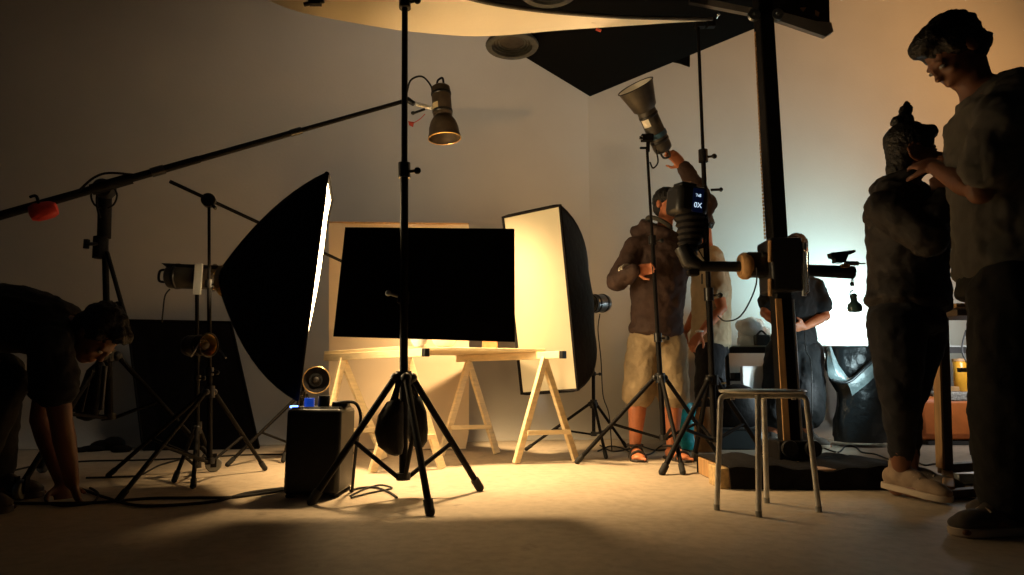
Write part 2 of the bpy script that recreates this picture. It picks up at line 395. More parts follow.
# ---------------------------------------------------------------- boom stand
BSb = V((-2.1, 3.4, 0))
bs = light_stand('boom_stand', 'heavy black boom stand on casters behind the crouching person', (BSb.x, BSb.y),
    [G(20, 500), G(42, 473), G(213, 472)], P(104, 196, 3.4), P(101, 356, 3.4).z, P(98, 420, 3.4).z, .021, None, 2, .013, foot='caster', mids=[.5, .5, .42])
pv = P(104, 189, 3.36)
m = MB(); m.lathe([(.03, -.04), (.05, -.035), (.052, .0), (.05, .03), (.03, .04)], pv, V((.2, -1, 0)), 24); m.build('pivot', 'black_plastic', bs)
m = MB(); m.tube([P(105, 196, 3.4), P(104, 238, 3.4)], .034); m.build('sleeve', 'black_metal', bs)
m = MB(); m.tube([P(101, 237, 3.4), P(100, 258, 3.4)], .038); sl = m.build('sleeve', 'black_metal', bs)
m = MB(); q = P(98, 244, 3.37); m.tube([q, P(89, 244, 3.35)], .010); m.box(P(86.5, 244, 3.35), (.022, .02, .05)); m.build('knob', 'black_plastic', sl)
m = MB(); m.tube(smooth_pts([P(97, 186, 3.34), P(97, 205, 3.33), P(100, 218, 3.33)]), .006)
for s_ in (-1, 1):
    m.tube(smooth_pts([P(104 + s_ * 9, 186, 3.33), P(104 + s_ * 13, 195, 3.33), P(104 + s_ * 10, 204, 3.33), P(104 + s_ * 4, 208, 3.33)]), .005)
m.build('handle_loop', 'black_metal', bs)
m = MB(); m.tube([P(107, 252, 3.38), P(129, 330, 3.36)], .011); m.build('strut', 'black_metal', bs)
# the boom itself
dl, dr = 3.06, 3.86
bA = P(-40, 227, 2.97); bE = P(408, 100, 3.88)
boom = thing('boom_pole', 'long black boom pole rising from the left edge to the hanging flash head', 'boom', pv)
bd = (bE - bA); BP = lambda t: bA + bd * t
m = MB(); m.tube([BP(0), BP(.46)], [.022, .020]); m.build('tube', 'black_metal', boom)
m = MB(); m.tube([BP(.44), BP(.70)], [.018, .017]); m.build('tube', 'black_metal', boom)
m = MB(); m.tube([BP(.69), BP(1.0)], [.014, .013]); m.build('tube', 'black_metal', boom)
for t_ in (.37, .69): m = MB(); m.tube([BP(t_ - .014), BP(t_ + .014)], .0255 if t_ < .5 else .021); m.build('collar', 'black_satin', boom)
m = MB(); m.tube([BP(.235), BP(.315)], .0285); m.build('pivot_sleeve', 'black_metal', boom)
m = MB(); m.tube(smooth_pts([BP(.215) + V((0, -.02, .0)), BP(.245) + V((0, -.03, .045)), BP(.275) + V((0, -.03, .05)), BP(.325) + V((0, -.02, .006))]), .006); m.build('strap', 'black_fabric', boom)
m = MB(); m.tube([BP(.985), BP(1.0), P(414, 104, 3.88)], [.02, .021, .016]); m.build('end_grip', 'black_plastic', boom)
# red sandbag
rb = thing('sandbag', 'small red sandbag hanging under the boom pole by the left edge', 'sandbag', P(43, 222, 3.02))
m = MB(); q0 = P(29, 214, 3.03); q1 = P(58, 208, 3.07); cc = (q0 + q1) / 2; R = rot_to(q1 - q0, V((0, 0, 1)))
m.loft([(q0 + (q1 - q0) * t, R.col[0].copy(), R.col[1].copy(), h, h * .7) for t, h in ((0, .012), (.05, .035), (.25, .046), (.5, .046), (.8, .042), (.96, .03), (1, .01))], 20)
m.build('pouch', 'red_vinyl', rb)
m = MB(); m.tube(smooth_pts([P(30, 197, 3.02), P(36, 196, 3.02), P(39, 204, 3.03), P(41, 210, 3.03)]), .007); m.build('hook', 'black_metal', rb)
# dark bag on boom stand
cb = thing('sandbag', 'dark saddle bag hung on the boom stand pole', 'sandbag', P(92, 420, 3.3))
m = MB(); m.loft([(P(x, y, 3.30), V((1, 0, 0)), V((0, 1, 0)), w, w * .6) for x, y, w in ((100, 362, .02), (97, 370, .05), (92, 390, .062), (88, 408, .065), (87, 418, .05), (87, 421, .01))], 18); m.build('pouch', 'black_nylon', cb)
m = MB(); m.tube([P(105, 366, 3.26), P(101, 410, 3.26)], .012); m.tube([P(92, 370, 3.24), P(82, 412, 3.24)], .005); m.build('strap', 'black_satin', cb)

# ---------------------------------------------------------------- flash heads
def flash_head(label, tail, axis, body_r, body_l, bell, inside='bowl_inside', body='strobe_grey', shell=None, side=V((0, -1, 0)), patch='label_white', glow=False, patch_at=.45, name='flash_head', group='flash heads', handle=True):
    axis = axis.normalized(); t = thing(name, label, 'studio light', tail, group)
    A = lambda h: tail + axis * h
    m = MB(); m.lathe([(body_r * .75, 0), (body_r * .95, .01), (body_r, .03), (body_r, body_l - .01), (body_r * .96, body_l)], tail, axis, 24); m.build('body', body, t)
    for h in (.22, .8): m = MB(); m.lathe([(body_r * 1.0, body_l * h), (body_r * 1.06, body_l * h + .004), (body_r * 1.06, body_l * h + .016), (body_r * 1.0, body_l * h + .02)], tail, axis, 24, True); m.build('band', 'black_satin', t)
    sd = (side - axis * side.dot(axis)).normalized()
    u = axis.cross(sd)
    if patch:
        m = MB(); pts = []
        for k in range(7):
            a = -.45 + .9 * k / 6; pts.append((sd * math.cos(a) + u * math.sin(a)) * (body_r * 1.012))
        m.sheet([[A(body_l * (patch_at - .1)) + p for p in pts], [A(body_l * (patch_at + .1)) + p for p in pts]], .002); m.build('label', patch, t)
    # reflector: shell profile list of (r, h beyond body)
    pr = [(r, body_l + h) for r, h in bell]
    m = MB(); m.lathe(pr + [(r - .004, h) for r, h in reversed(pr)], tail, axis, 36, True); rf = m.build('reflector', shell or body, t)
    m = MB(); inn = [(max(r - .0055, .004), h) for r, h in pr]; inn[0] = (inn[0][0], inn[0][1] + .004); inn[-1] = (inn[-1][0], inn[-1][1] - .001)
    m.lathe(inn + [(r - .001, h - .001) for r, h in reversed(inn)], tail, axis, 36, True); m.build('lining', inside, rf)
    rr, hh = pr[-1]; m = MB(); m.tube([tail + axis * hh + (sd * math.cos(a) + u * math.sin(a)) * rr for a in [2 * math.pi * k / 36 for k in range(36)]], .004, 8, True); m.build('rim', 'gold' if glow else 'black_satin', rf)
    m = MB(); m.ball(A(body_l + .02), (body_r * .5,) * 3); m.build('bulb', 'lamp_glow' if glow is True else ('lamp_dark_glass' if glow else 'strobe_grey'), t)
    if handle:
        m = MB(); m.tube(smooth_pts([A(.0) + u * body_r * .5, A(-.045) + u * body_r * .4, A(-.045) - u * body_r * .4, A(.0) - u * body_r * .5]), .007); m.build('handle', 'black_plastic', t)
    return t, A
# boom lamp pointing down
bt0 = P(440.5, 86, 3.9); bdir = (P(445, 143, 3.9) - bt0)
fh1, A1 = flash_head('bronze bell flash head hanging mouth down from the boom tip', bt0, bdir, .062, .205,
    [(.05, .0), (.066, .015), (.082, .04), (.094, .08), (.099, .125), (.104, .135), (.103, .15)], shell='bell_bronze', body='bell_bronze', patch='label_yellow', glow='rim', side=V((-.7, -.7, 0)), patch_at=.72, inside='bell_bronze')
m = MB(); m.bar(P(416, 104, 3.88), P(432, 108, 3.88), .018, .03); m.build('bracket', 'white_paint', fh1, bevel=.004)
m = MB(); m.tube([P(414, 113, 3.84), P(425, 109, 3.85)], .008); m.ball(P(413, 113, 3.84), (.014, .012, .012)); m.build('knob', 'black_plastic', fh1)
m = MB(); m.tube(smooth_pts([P(433, 97, 3.88), P(431, 86, 3.87), P(422, 76.5, 3.86), P(411, 80, 3.86), P(407, 92, 3.87), P(405, 104, 3.87)]), .006); m.build('power_cable', 'rubber', fh1)
m = MB(); m.tube(smooth_pts([P(425, 114, 3.86), P(420, 119, 3.86), P(412, 124, 3.86)]), .0025); m.prism([P(408, 121, 3.86), P(414, 122, 3.86), P(413, 127, 3.86), P(409, 125, 3.86)], V((0, .004, 0))); m.build('tag', 'red_cord', fh1, smooth=False)
# flash head on stand A, pointing up and left
axA = V((-.40, -.36, .86)).normalized(); mount = P(649, 138, 3.95)
tailA = P(664, 151, 4.02)
fh2, A2 = flash_head('large bowl flash head tilted upwards on the stand before the man in shorts', tailA, (P(645, 108, 3.88) - tailA), .060, (P(645, 108, 3.88) - tailA).length,
    [(.055, -.02), (.075, .0), (.088, .05), (.102, .10), (.114, .145), (.116, .15)], shell='strobe_grey', patch='label_white', side=V((-.8, -.7, 0)), patch_at=.74)
m = MB(); m.lathe([(.0625, .105), (.0655, .107), (.0655, .135), (.0625, .137)], tailA, (P(645, 108, 3.88) - tailA), 24, True); m.build('strap', 'blue_strap', fh2)
m = MB(); m.box(P(647, 138, 3.93), (.075, .04, .045)); m.tube([P(648, 139, 3.95), P(648, 152, 3.95)], .012); m.tube([P(640, 148, 3.93), P(648, 148, 3.95)], .008); m.build('bracket', 'black_metal', fh2, bevel=.004)
m = MB(); m.box(P(641, 138, 3.905), (.024, .014, .022)); m.build('bolt', 'chrome', fh2, bevel=.003)
m = MB(); m.tube(smooth_pts([P(656, 150, 3.96), P(658, 162, 3.95), P(653, 168, 3.95), P(650, 162, 3.95)]), .005); m.build('power_cable', 'rubber', fh2)
# left softbox head
fh3, A3 = flash_head('grey flash head on the back of the left softbox', P(168, 276, S2b.y), V((1, .02, -.03)), .068, .20, [(.055, -.01), (.066, .0), (.068, .03), (.072, .055)], inside='gold', shell='bell_bronze', patch=None)
m = MB(); m.box(P(198, 279, S2b.y - .075), (.045, .012, .17)); m.build('bracket', 'white_paint', fh3, bevel=.004)
m = MB(); m.prism([P(161, 263, S2b.y - .05), P(226, 266, S2b.y - .05), P(226, 269, S2b.y - .05), P(170, 270, S2b.y - .05)], V((0, .1, 0))); m.build('top_cover', 'black_plastic', fh3, smooth=False)
m = MB(); m.tube(smooth_pts([P(170, 289, S2b.y - .03), P(165, 296, S2b.y - .03), P(163, 312, S2b.y - .03), P(162, 322, S2b.y)]), .004); m.build('power_cable', 'rubber', fh3)
# low head in front of the black panel
fh4, A4 = flash_head('small flash head with a copper mouth before the leaning black panel', P(186, 346, 3.24), V((.93, -.36, .02)), .05, .10, [(.045, 0), (.05, .02), (.056, .04), (.058, .05)], inside='gold', shell='black_metal', body='strobe_grey', patch=None, handle=False)
m = MB(); m.bar(P(197, 343, 3.2), P(197, 362, 3.22), .02, .02); m.build('bracket', 'black_metal', fh4)
m = MB(); m.tube([P(200, 342, 3.14), P(191, 357, 3.12)], .004); m.tube([P(219, 349, 3.02), P(226, 358, 3.02)], .004); m.build('clip', 'grey_metal', fh4)
# lamp behind power pack
q = P(303, 380, G(297, 459).y)
fh5, A5 = flash_head('round lamp with a dark mouth low behind the power pack', q + V((-.02, .12, 0)), V((.35, -.93, .0)), .06, .10, [(.05, 0), (.065, .02), (.083, .05), (.085, .06)], inside='black_fabric', shell='black_metal', body='black_plastic', patch=None, glow='rim', handle=False)
fh5.location += V((.06, 0, 0))
# right softbox head
qh = P(606, 303, 4.72)
fh6, A6 = flash_head('grey flash head on the back of the right softbox', qh, P(585, 304, 4.56) - qh, .066, .15, [(.055, -.01), (.06, .0), (.062, .02)], patch=None, body='grey_metal', handle=False)
m = MB(); m.tube(smooth_pts([P(600, 314, 4.7), P(598, 330, 4.68), P(601, 360, 4.68), P(603, 395, 4.68), P(609, 415, 4.7), P(612, 452, 4.7)]), .004); m.build('power_cable', 'rubber', fh6)

# ---------------------------------------------------------------- softboxes
def softbox(label, corners, apex, bulge, front_mat, lip=.03, group='softboxes', ring_r=.075):
    """corners: 4 front rim points in order; apex: ring centre at the back"""
    cen = sum(corners, V((0, 0, 0))) / 4; ax = (apex - cen)
    t = thing('softbox', label, 'softbox', V((cen.x, cen.y, min(c.z for c in corners))), group)
    NE = 10; rim = []
    for i in range(4):
        a, b = corners[i], corners[(i + 1) % 4]
        for k in range(NE): rim.append(a + (b - a) * (k / NE))
    n = len(rim); NB = 10
    axn = ax.normalized(); u = (corners[0] - cen); u = (u - axn * u.dot(axn)).normalized(); v = axn.cross(u)
    # ring points ordered to match the rim
    ang = [math.atan2((p - cen).dot(v), (p - cen).dot(u)) for p in rim]
    grid = []
    for j in range(NB + 1):
        s = j / NB; row = []
        for p, a in zip(rim, ang):
            q = apex + (u * math.cos(a) + v * math.sin(a)) * ring_r
            ctl = cen + (p - cen) * .80 + ax * bulge
            row.append(p * (1 - s) ** 2 + ctl * (2 * s * (1 - s)) + q * s * s)
        grid.append(row)
    m = MB(); rows = [[m.bm.verts.new(p) for p in r] for r in grid]
    inner = [[m.bm.verts.new(p + (cen + ax * .35 - p) * .012) for p in r] for r in grid]
    for R_ in (rows, inner):
        for a, b in zip(R_, R_[1:]):
            for k in range(n): m.bm.faces.new((a[k], a[(k + 1) % n], b[(k + 1) % n], b[k]))
    for k in range(n):
        m.bm.faces.new((rows[0][k], inner[0][k], inner[0][(k + 1) % n], rows[0][(k + 1) % n])); m.bm.faces.new((rows[-1][k], rows[-1][(k + 1) % n], inner[-1][(k + 1) % n], inner[-1][k]))
    m.build('shell', 'black_nylon', t)
    # seams over the four rods
    for i in range(4):
        m = MB(); m.tube([grid[j][i * NE] for j in range(NB + 1)], .006, 8); m.build('rod', 'black_satin', t)
    # black lip around the front
    fw = -axn
    m = MB()
    m.tube([p for p in rim], .011, 8, True); m.build('lip', 'black_fabric', t)
    # diffuser, slightly inside the lip
    K = 12; rows2 = []
    c0, c1, c2, c3 = corners
    for i in range(K + 1):
        a = c0 + (c1 - c0) * (i / K); b = c3 + (c2 - c3) * (i / K)
        rows2.append([(a + (b - a) * (k / K)) + (cen - (a + (b - a) * (k / K))) * .018 - fw * .004 + fw * .03 * math.sin(math.pi * i / K) * math.sin(math.pi * k / K) for k in range(K + 1)])
    m = MB(); m.sheet(rows2, .004); m.build('diffuser', front_mat, t)
    m = MB(); m.lathe([(ring_r * .9, -.012), (ring_r * 1.12, -.012), (ring_r * 1.12, .012), (ring_r * .9, .012)], apex, axn, 28, True); m.build('speed_ring', 'gold', t)
    return t
sbL = softbox('large black softbox seen from behind at left, its bright edge facing right',
    [P(327, 173, 2.92), P(331.5, 199, 3.42), P(299, 350, 3.42), P(297, 400, 2.92)], P(226, 281, 3.24), .55, 'softbox_front_glow')
sbR = softbox('tall black softbox with its cream front turned to the table',
    [P(503, 217, 4.30), P(560, 205, 4.05), P(578, 390, 4.05), P(522, 394, 4.30)], P(585, 304, 4.56), .85, 'softbox_front_warm', ring_r=.06)

# ---------------------------------------------------------------- overhead reflector
far = [(250, -12, 3.12), (268, 0, 3.14), (300, 12, 3.17), (350, 22, 3.22), (400, 30, 3.28), (440, 34, 3.34), (475, 36, 3.40), (510, 34.5, 3.45), (560, 30, 3.54), (620, 26, 3.64), (680, 22, 3.73), (712, 20.5, 3.79)]
near = [(290, -110, 2.92), (320, -90, 2.92), (350, -65, 2.92), (390, -38, 2.94), (430, -18, 2.96), (460, -5, 2.99), (485, 2, 3.03), (520, 8, 3.12), (565, 13, 3.26), (622, 17, 3.45), (680, 18.5, 3.64), (712, 19, 3.76)]
fp = smooth_pts([P(*a) for a in far], 3); np_ = smooth_pts([P(*a) for a in near], 3)
rt = thing('overhead_reflector', 'curved cream overhead reflector sheet hanging across the top of the scene', 'reflector', P(475, 36, 3.28))
grid = []
for i in range(9):
    s = i / 8; grid.append([a + (b - a) * s + V((0, 0, -.03 * math.sin(math.pi * s) * min(1, (b - a).length))) for a, b in zip(fp, np_)])
m = MB(); m.sheet(grid, .004); m.build('sheet', 'cream_sheet', rt)
m = MB(); m.tube(np_, .012, 8); plab(m.build('edge', 'rim_grey', rt), 'dark grey edge roll')
m = MB(); m.box(P(315, 2.5, 2.98), (.06, .03, .025), rot_to(V((0, 0, 1)), V((1, 0, .3)))); m.tube([P(304, 4.5, 2.98), P(324, 1, 2.98)], .011); m.build('clip', 'black_plastic', rt)
m = MB(); m.tube([P(596, 29, 3.5), P(601, 31, 3.5)], .008); m.build('clip', 'red_cord', rt)

# ---------------------------------------------------------------- black board on stand C
bb = thing('foam_board', 'flat black rectangular board clamped across the tall central stand', 'board', P(424, 341, 2.93))
m = MB(); m.prism([P(345, 227, 2.90), P(514.5, 228.5, 2.93), P(515, 342, 2.93), P(333, 336.5, 2.90)], V((0, .012, 0))); m.build('panel', 'black_board', bb, bevel=.002, smooth=False)
m = MB(); q = P(403, 297, 2.865); m.box(q + V((0, .005, 0)), (.05, .05, .06)); m.build('clamp', 'black_metal', bb, bevel=.006)
m = MB(); m.tube([q + V((-.02, -.02, .0)), q + V((-.055, -.035, .01))], .007); m.ball(q + V((-.06, -.037, .012)), (.014, .012, .014)); m.build('knob', 'grey_metal', bb)

# ---------------------------------------------------------------- sandbags on stand C
sb = thing('sandbag', 'black saddle sandbag of two pouches slung from the central stand', 'sandbag', P(402, 455, 2.84))
m = MB(); R0 = V((1, 0, 0)); R1 = V((0, 1, 0))
m.loft([(P(x, y, 2.80), R0, R1, w, d) for x, y, w, d in ((397, 399, .01, .01), (395, 402, .036, .03), (391, 415, .055, .05), (389, 432, .062, .058), (391, 446, .055, .05), (395, 454, .03, .03), (396, 456, .006, .006))], 20); m.build('pouch', 'black_nylon', sb)
m = MB(); m.loft([(P(x, y, 2.93), R0, R1, w, d) for x, y, w, d in ((412, 393, .01, .01), (414, 397, .032, .03), (416, 412, .048, .05), (417, 430, .05, .05), (418, 441, .042, .04), (419, 447, .02, .02), (419, 449, .006, .006))], 20); m.build('pouch', 'black_nylon', sb)
for a_, b_ in (((396, 402, 2.80), (398, 378, 2.82)), ((392, 402, 2.80), (401, 377, 2.815)), ((414, 396, 2.92), (409, 378, 2.88)), ((418, 400, 2.92), (411, 379, 2.88))):
    m = MB(); m.bar(P(*a_), P(*b_), .022, .004); m.build('strap', 'black_fabric', sb)

# ---------------------------------------------------------------- power pack
pk = thing('power_pack', 'black box power pack with blue light standing on the floor by the central stand', 'power pack', G(314, 499))
b0 = G(279, 500); b1 = G(337, 499); yb = 2.83
w = b1.x - b0.x; hgt = P(314, 409, yb).z; cx = (b0.x + b1.x) / 2 
m = MB(); m.box((cx, yb + .13, hgt / 2 + .006), (w, .26, hgt - .012)); m.build('case', 'black_plastic', pk, bevel=.018)
m = MB(); m.box((cx, yb + .13, hgt + .003), (w * .9, .2, .008)); m.build('control_panel', 'black_satin', pk, bevel=.003)
for sx in (-1, 1):
    for sy in (-1, 1):
        m = MB(); m.lathe([(.018, 0), (.02, .004), (.02, .012)], (cx + sx * w * .4, yb + .13 + sy * .1, 0), V((0, 0, 1)), 14); m.build('foot', 'rubber', pk)
m = MB(); m.box((P(294, 407, yb + .05).x, yb + .05, hgt + .008), (.034, .012, .010)); m.build('indicator_light', 'blue_led', pk, bevel=.002)
m = MB(); m.tube([(P(309.5, 400, yb + .08).x, yb + .08, hgt), (P(309.5, 400, yb + .08).x, yb + .08, hgt + .045)], .022); m.build('plug', 'blue_plastic', pk)
m = MB(); qx = P(324, 400, yb + .08).x; m.tube([(qx, yb + .08, hgt), (qx, yb + .08, hgt + .055)], .026); m.build('plug', 'black_plastic', pk)
m = MB(); qx = P(340, 400, yb + .08).x; m.box((qx, yb + .1, hgt + .015), (.07, .06, .03)); m.build('handle', 'black_plastic', pk, bevel=.008)
m = MB(); m.tube(smooth_pts([V((qx - .02, yb + .08, hgt + .02)), P(344, 402, yb + .05), P(355, 403, yb + .03), P(360, 412, yb + .02), P(360, 425, yb + .02), P(356, 450, yb + .1), G(352, 492)]), .007); m.build('power_cable', 'rubber', pk)

# ---------------------------------------------------------------- trestles and table top
def trestle(label, e0, e1, ap, feet):
    """e0,e1: beam ends (far, near); ap: two apex points; feet: per frame two floor points"""
    t = thing('sawhorse', label, 'trestle', (feet[0][0] + feet[1][1]) / 2, 'pine sawhorses under the table top')
    d = (e1 - e0).normalized()
    m = MB(); m.bar(e0, e1, .045, .035, V((0, 0, 1))); m.build('beam', 'pine', t, bevel=.003)
    m = MB(); m.bar(e1 + d * .001, e1 + d * .03, .046, .036, V((0, 0, 1))); m.build('end_cap', 'black_plastic', t, bevel=.003)
    for (a, (f0, f1)) in zip(ap, feet):
        for f in (f0, f1):
            top = a + (f - a) * .02 + V((0, 0, .0)); m = MB(); m.bar(top + d * (.012 if f is f0 else -.012), f + V((0, 0, .003)), .026, .046, d); m.build('leg', 'pine', t, bevel=.003)
        s = .72; c0 = a + (f0 - a) * s; c1 = a + (f1 - a) * s
        m = MB(); m.bar(c0 + d * .028, c1 + d * .028, .028, .016, V((0, 0, 1))); m.build('crossbar', 'pine', t, bevel=.002)
    return t
zt = .652
def beamP(px, D, z): 
    q = P(px, 352, D); return V((q.x * 1.0, D, z))
T2f = beamP(458, 4.66, zt); T2n = beamP(561, 3.92, zt)
ap2 = [T2f + (T2n - T2f) * .12, T2f + (T2n - T2f) * .86]
trestle('pine sawhorse under the right end of the table, in front of the cream softbox', T2f, T2n, ap2, [(G(441, 456), G(497, 454)), (G(516, 464), G(576, 461))])
T1f = beamP(326, 4.40, zt); T1n = beamP(424, 3.60, zt)
ap1 = [T1f + (T1n - T1f) * .20, T1f + (T1n - T1f) * .86]
trestle('brightly lit pine sawhorse under the left end of the table, behind the sandbags', T1f, T1n, ap1, [(G(318, 462), G(384, 459)), (G(372, 473), G(442, 469))])
m = MB(); zz = zt + .0235
m.prism([T1f + V((-.02, .02, 0)) + V((0, 0, .0235)), T1f + (T1n - T1f) * .80 + V((-.02, 0, .0235)), T2f + (T2n - T2f) * .80 + V((.05, 0, .0235)), T2f + V((.05, .02, .0235))], V((0, 0, .02)))
tag(m.build('table_board', 'pine', bevel=.003, smooth=False), 'thin pine board lying across both sawhorses as a table top', 'table top')
zt2 = zz + .02 + .001
def dish(px, D, r, h, label):
    q = P(px, 345, D); q.z = zt2
    m = MB(); m.lathe([(r * .5, 0), (r * .55, .004), (r * .85, h * .5), (r, h), (r * .96, h), (r * .8, h * .5), (r * .45, .008)], q, V((0, 0, 1)), 28); return tag(m.build('bowl', 'white_paint'), label, 'bowl', 'white bowls on the table board')
dish(419, 3.82, .055, .055, 'small bright white bowl on the table board near the stand pole')
dish(444, 3.98, .075, .05, 'wider bright white bowl on the table board under the black board')
m = MB(); q = P(490, 345, 4.25); m.box((q.x, 4.25, zt2 + .03), (.10, .07, .06)); tag(m.build('carton', 'brown_paper', bevel=.003), 'small brown carton on the right half of the table board', 'box')

# paper backdrop behind the table
bk = thing('backdrop_board', 'tall beige paper backdrop standing behind the table', 'backdrop', G(400, 446))
rows = []
for j in range(15):
    s = j / 14; y0 = 223 + (444 - 223) * s; row = []
    for k in range(13):
        u_ = k / 12; x = 329 + (469 - 329) * u_; yy = y0 + (1.5 * u_)
        if s > .96 and u_ > .96: x -= 3
        D = 4.78 - .06 * s + .03 * math.sin(u_ * 3.1)
        row.append(P(x, yy + (1 - u_) * 2 * s, D))
    rows.append(row)
zmin = min(p.z for r in rows for p in r)
for r in rows:
    for p in r: p.z -= (zmin - .006) * max(0, 1 - (p.z - zmin) / .3)
m = MB(); m.sheet(rows, .005); m.build('paper', 'backdrop_paper', bk)
m = MB(); m.bar(P(329, 222.5, 4.79), P(469, 224, 4.79), .012, .012); m.build('top_batten', 'mid_wood', bk)
m = MB(); m.bar(P(350, 224, 4.83), G(346, 441), .03, .02); m.bar(P(450, 225, 4.83), G(452, 441), .03, .02); m.build('support', 'pine', bk)

# leaning black panel at left
lp = thing('black_panel', 'large black panel leaning against the left wall behind the stands', 'panel', G(200, 449))
m = MB(); c0, c1, c2, c3 = P(127, 320, 4.92), P(231, 322, 4.92), G(259, 449), G(143, 451)
m.prism([c0, c1, c2, c3], V((0, .02, .005))); m.build('panel', 'black_board', lp, bevel=.003, smooth=False)
m = MB(); m.tube([c0, c1], .008); m.tube([c1, c2 + V((0, 0, .01))], .008); m.tube([c0, c3 + V((0, 0, .01))], .008); m.build('frame', 'black_metal', lp)

# dark cloth heap on floor at left
m = MB()
heap = [(78, 452, .07, .02), (92, 451, .09, .025), (103, 450, .09, .045), (113, 450, .08, .06), (121, 452, .07, .03)]
for x, y, r, h in heap:
    q = G(x, y); m.ball((q.x, q.y, h * .6), (r, r * .8, h))
tag(m.build('cloth_heap', 'black_fabric'), 'dark cloth lying crumpled on the floor below the boom stand', 'cloth')

# ---------------------------------------------------------------- camera stand (salon stand)
cs = thing('camera_stand', 'tall thick black studio camera stand with cross arm on a covered base', 'camera stand', V((1.449, 3.45, 0)))
cxp = V((1.449, 3.45, 0))
top = P(759, -25, 3.45).z
m = MB(); m.box((cxp.x + .010, 3.45, (top + .13) / 2), (.084, .10, top - .13)); m.build('column', 'black_metal', cs, bevel=.008)
m = MB(); zA = P(788, 300, 3.45).z; m.box((cxp.x - .026, 3.393, (zA + .14) / 2), (.034, .012, zA - .14)); plab(m.build('rack_strip', 'mid_wood', cs, bevel=.002), 'worn wooden strip on the column')
m = MB(); m.tube([(cxp.x + .062, 3.42, .13), (cxp.x + .062, 3.42, zA)], .008); m.build('highlight_rod', 'highlight_white', cs)  # added pale rod that paints the backlit white line along the column
# carriage
zc_ = P(783, 268, 3.45).z
m = MB(); m.box((cxp.x + .005, 3.42, zc_), (.17, .2, .29)); m.build('carriage', 'black_plastic', cs, bevel=.015)
m = MB(); m.box((cxp.x - .12, 3.42, zc_ + .012), (.15, .11, .13)); m.build('clamp_block', 'black_satin', cs, bevel=.02)
for (px, y0, y1, mt) in ((770, 241, 262, 'gold'), (770, 279, 296, 'gold'), (804, 243, 296, 'chrome')):
    m = MB(); m.tube([P(px, y0, 3.33), P(px, y1, 3.33)], .011 if mt == 'gold' else .012); m.build('rod', 'grey_metal' if mt == 'chrome' else 'mid_wood', cs)
m = MB(); m.tube([P(804, 250, 3.32), P(808, 252, 3.31), P(808, 292, 3.31), P(804, 295, 3.32)], .005); m.build('lever', 'chrome', cs)
wx = P(745, 266, 3.42)
m = MB(); m.lathe([(.02, -.03), (.062, -.028), (.074, -.012), (.074, .012), (.062, .028), (.02, .03)], wx, V((1, 0, 0)), 24); plab(m.build('hand_wheel', 'mid_wood', cs), 'wooden hand wheel')
m = MB(); m.tube([P(689, 266, 3.42), P(768, 267, 3.42)], .029, 16); m.build('arm', 'black_satin', cs)
m = MB(); m.tube([P(800, 270, 3.42), P(853, 272.5, 3.42)], [.032, .036], 16); m.build('arm', 'black_satin', cs)
m = MB(); q = P(764, 256, 3.38); m.ball(q, (.025, .025, .02)); m.tube([q, q + V((-.02, -.03, .02))], .008); m.build('knob', 'black_plastic', cs)
# head on right arm end
m = MB(); m.prism([P(836, 262, 3.42), P(846, 262, 3.42), P(849, 255, 3.42), P(856, 252, 3.42), P(856, 249.5, 3.42), P(844, 251, 3.42), P(831, 252.5, 3.42), P(832, 257, 3.42), P(836, 258, 3.42)], V((0, .05, 0))); m.build('tilt_head', 'black_plastic', cs, bevel=.004, smooth=False)
m = MB(); m.tube([P(845, 263, 3.4), P(858, 263.5, 3.4)], .012); m.tube([P(858, 263.5, 3.4), P(865, 263.5, 3.4)], .004); m.build('lever', 'grey_metal', cs)
m = MB(); m.box(P(845, 266, 3.38), (.04, .03, .02)); m.build('plate', 'mid_wood', cs, bevel=.003)
m = MB(); m.tube([P(852, 276, 3.42), P(852, 282, 3.42)], .004); m.ball(P(852, 284, 3.42), (.011, .011, .013)); m.build('knob', 'black_plastic', cs)
# pulleys + chain
for px in (754, 777):
    q = P(px, 15, 3.40); m = MB(); m.lathe([(.012, -.012), (.034, -.012), (.028, 0), (.034, .012), (.012, .012)], q, V((0, 1, 0)), 24, True); m.tube([q + V((0, -.02, 0)), q + V((0, .02, 0))], .008); m.build('pulley', 'grey_metal', cs)
m = MB(); pts = [P(755, 32, 3.37), P(757, 100, 3.37), P(761, 180, 3.37), P(765, 240, 3.37)]
nl_ = 60
for k in range(nl_):
    a = pts[0] + (pts[-1] - pts[0]) * (k / nl_); b = pts[0] + (pts[-1] - pts[0]) * ((k + .7) / nl_); m.tube([a, b], .005, 6)
m.build('chain', 'mid_wood', cs)
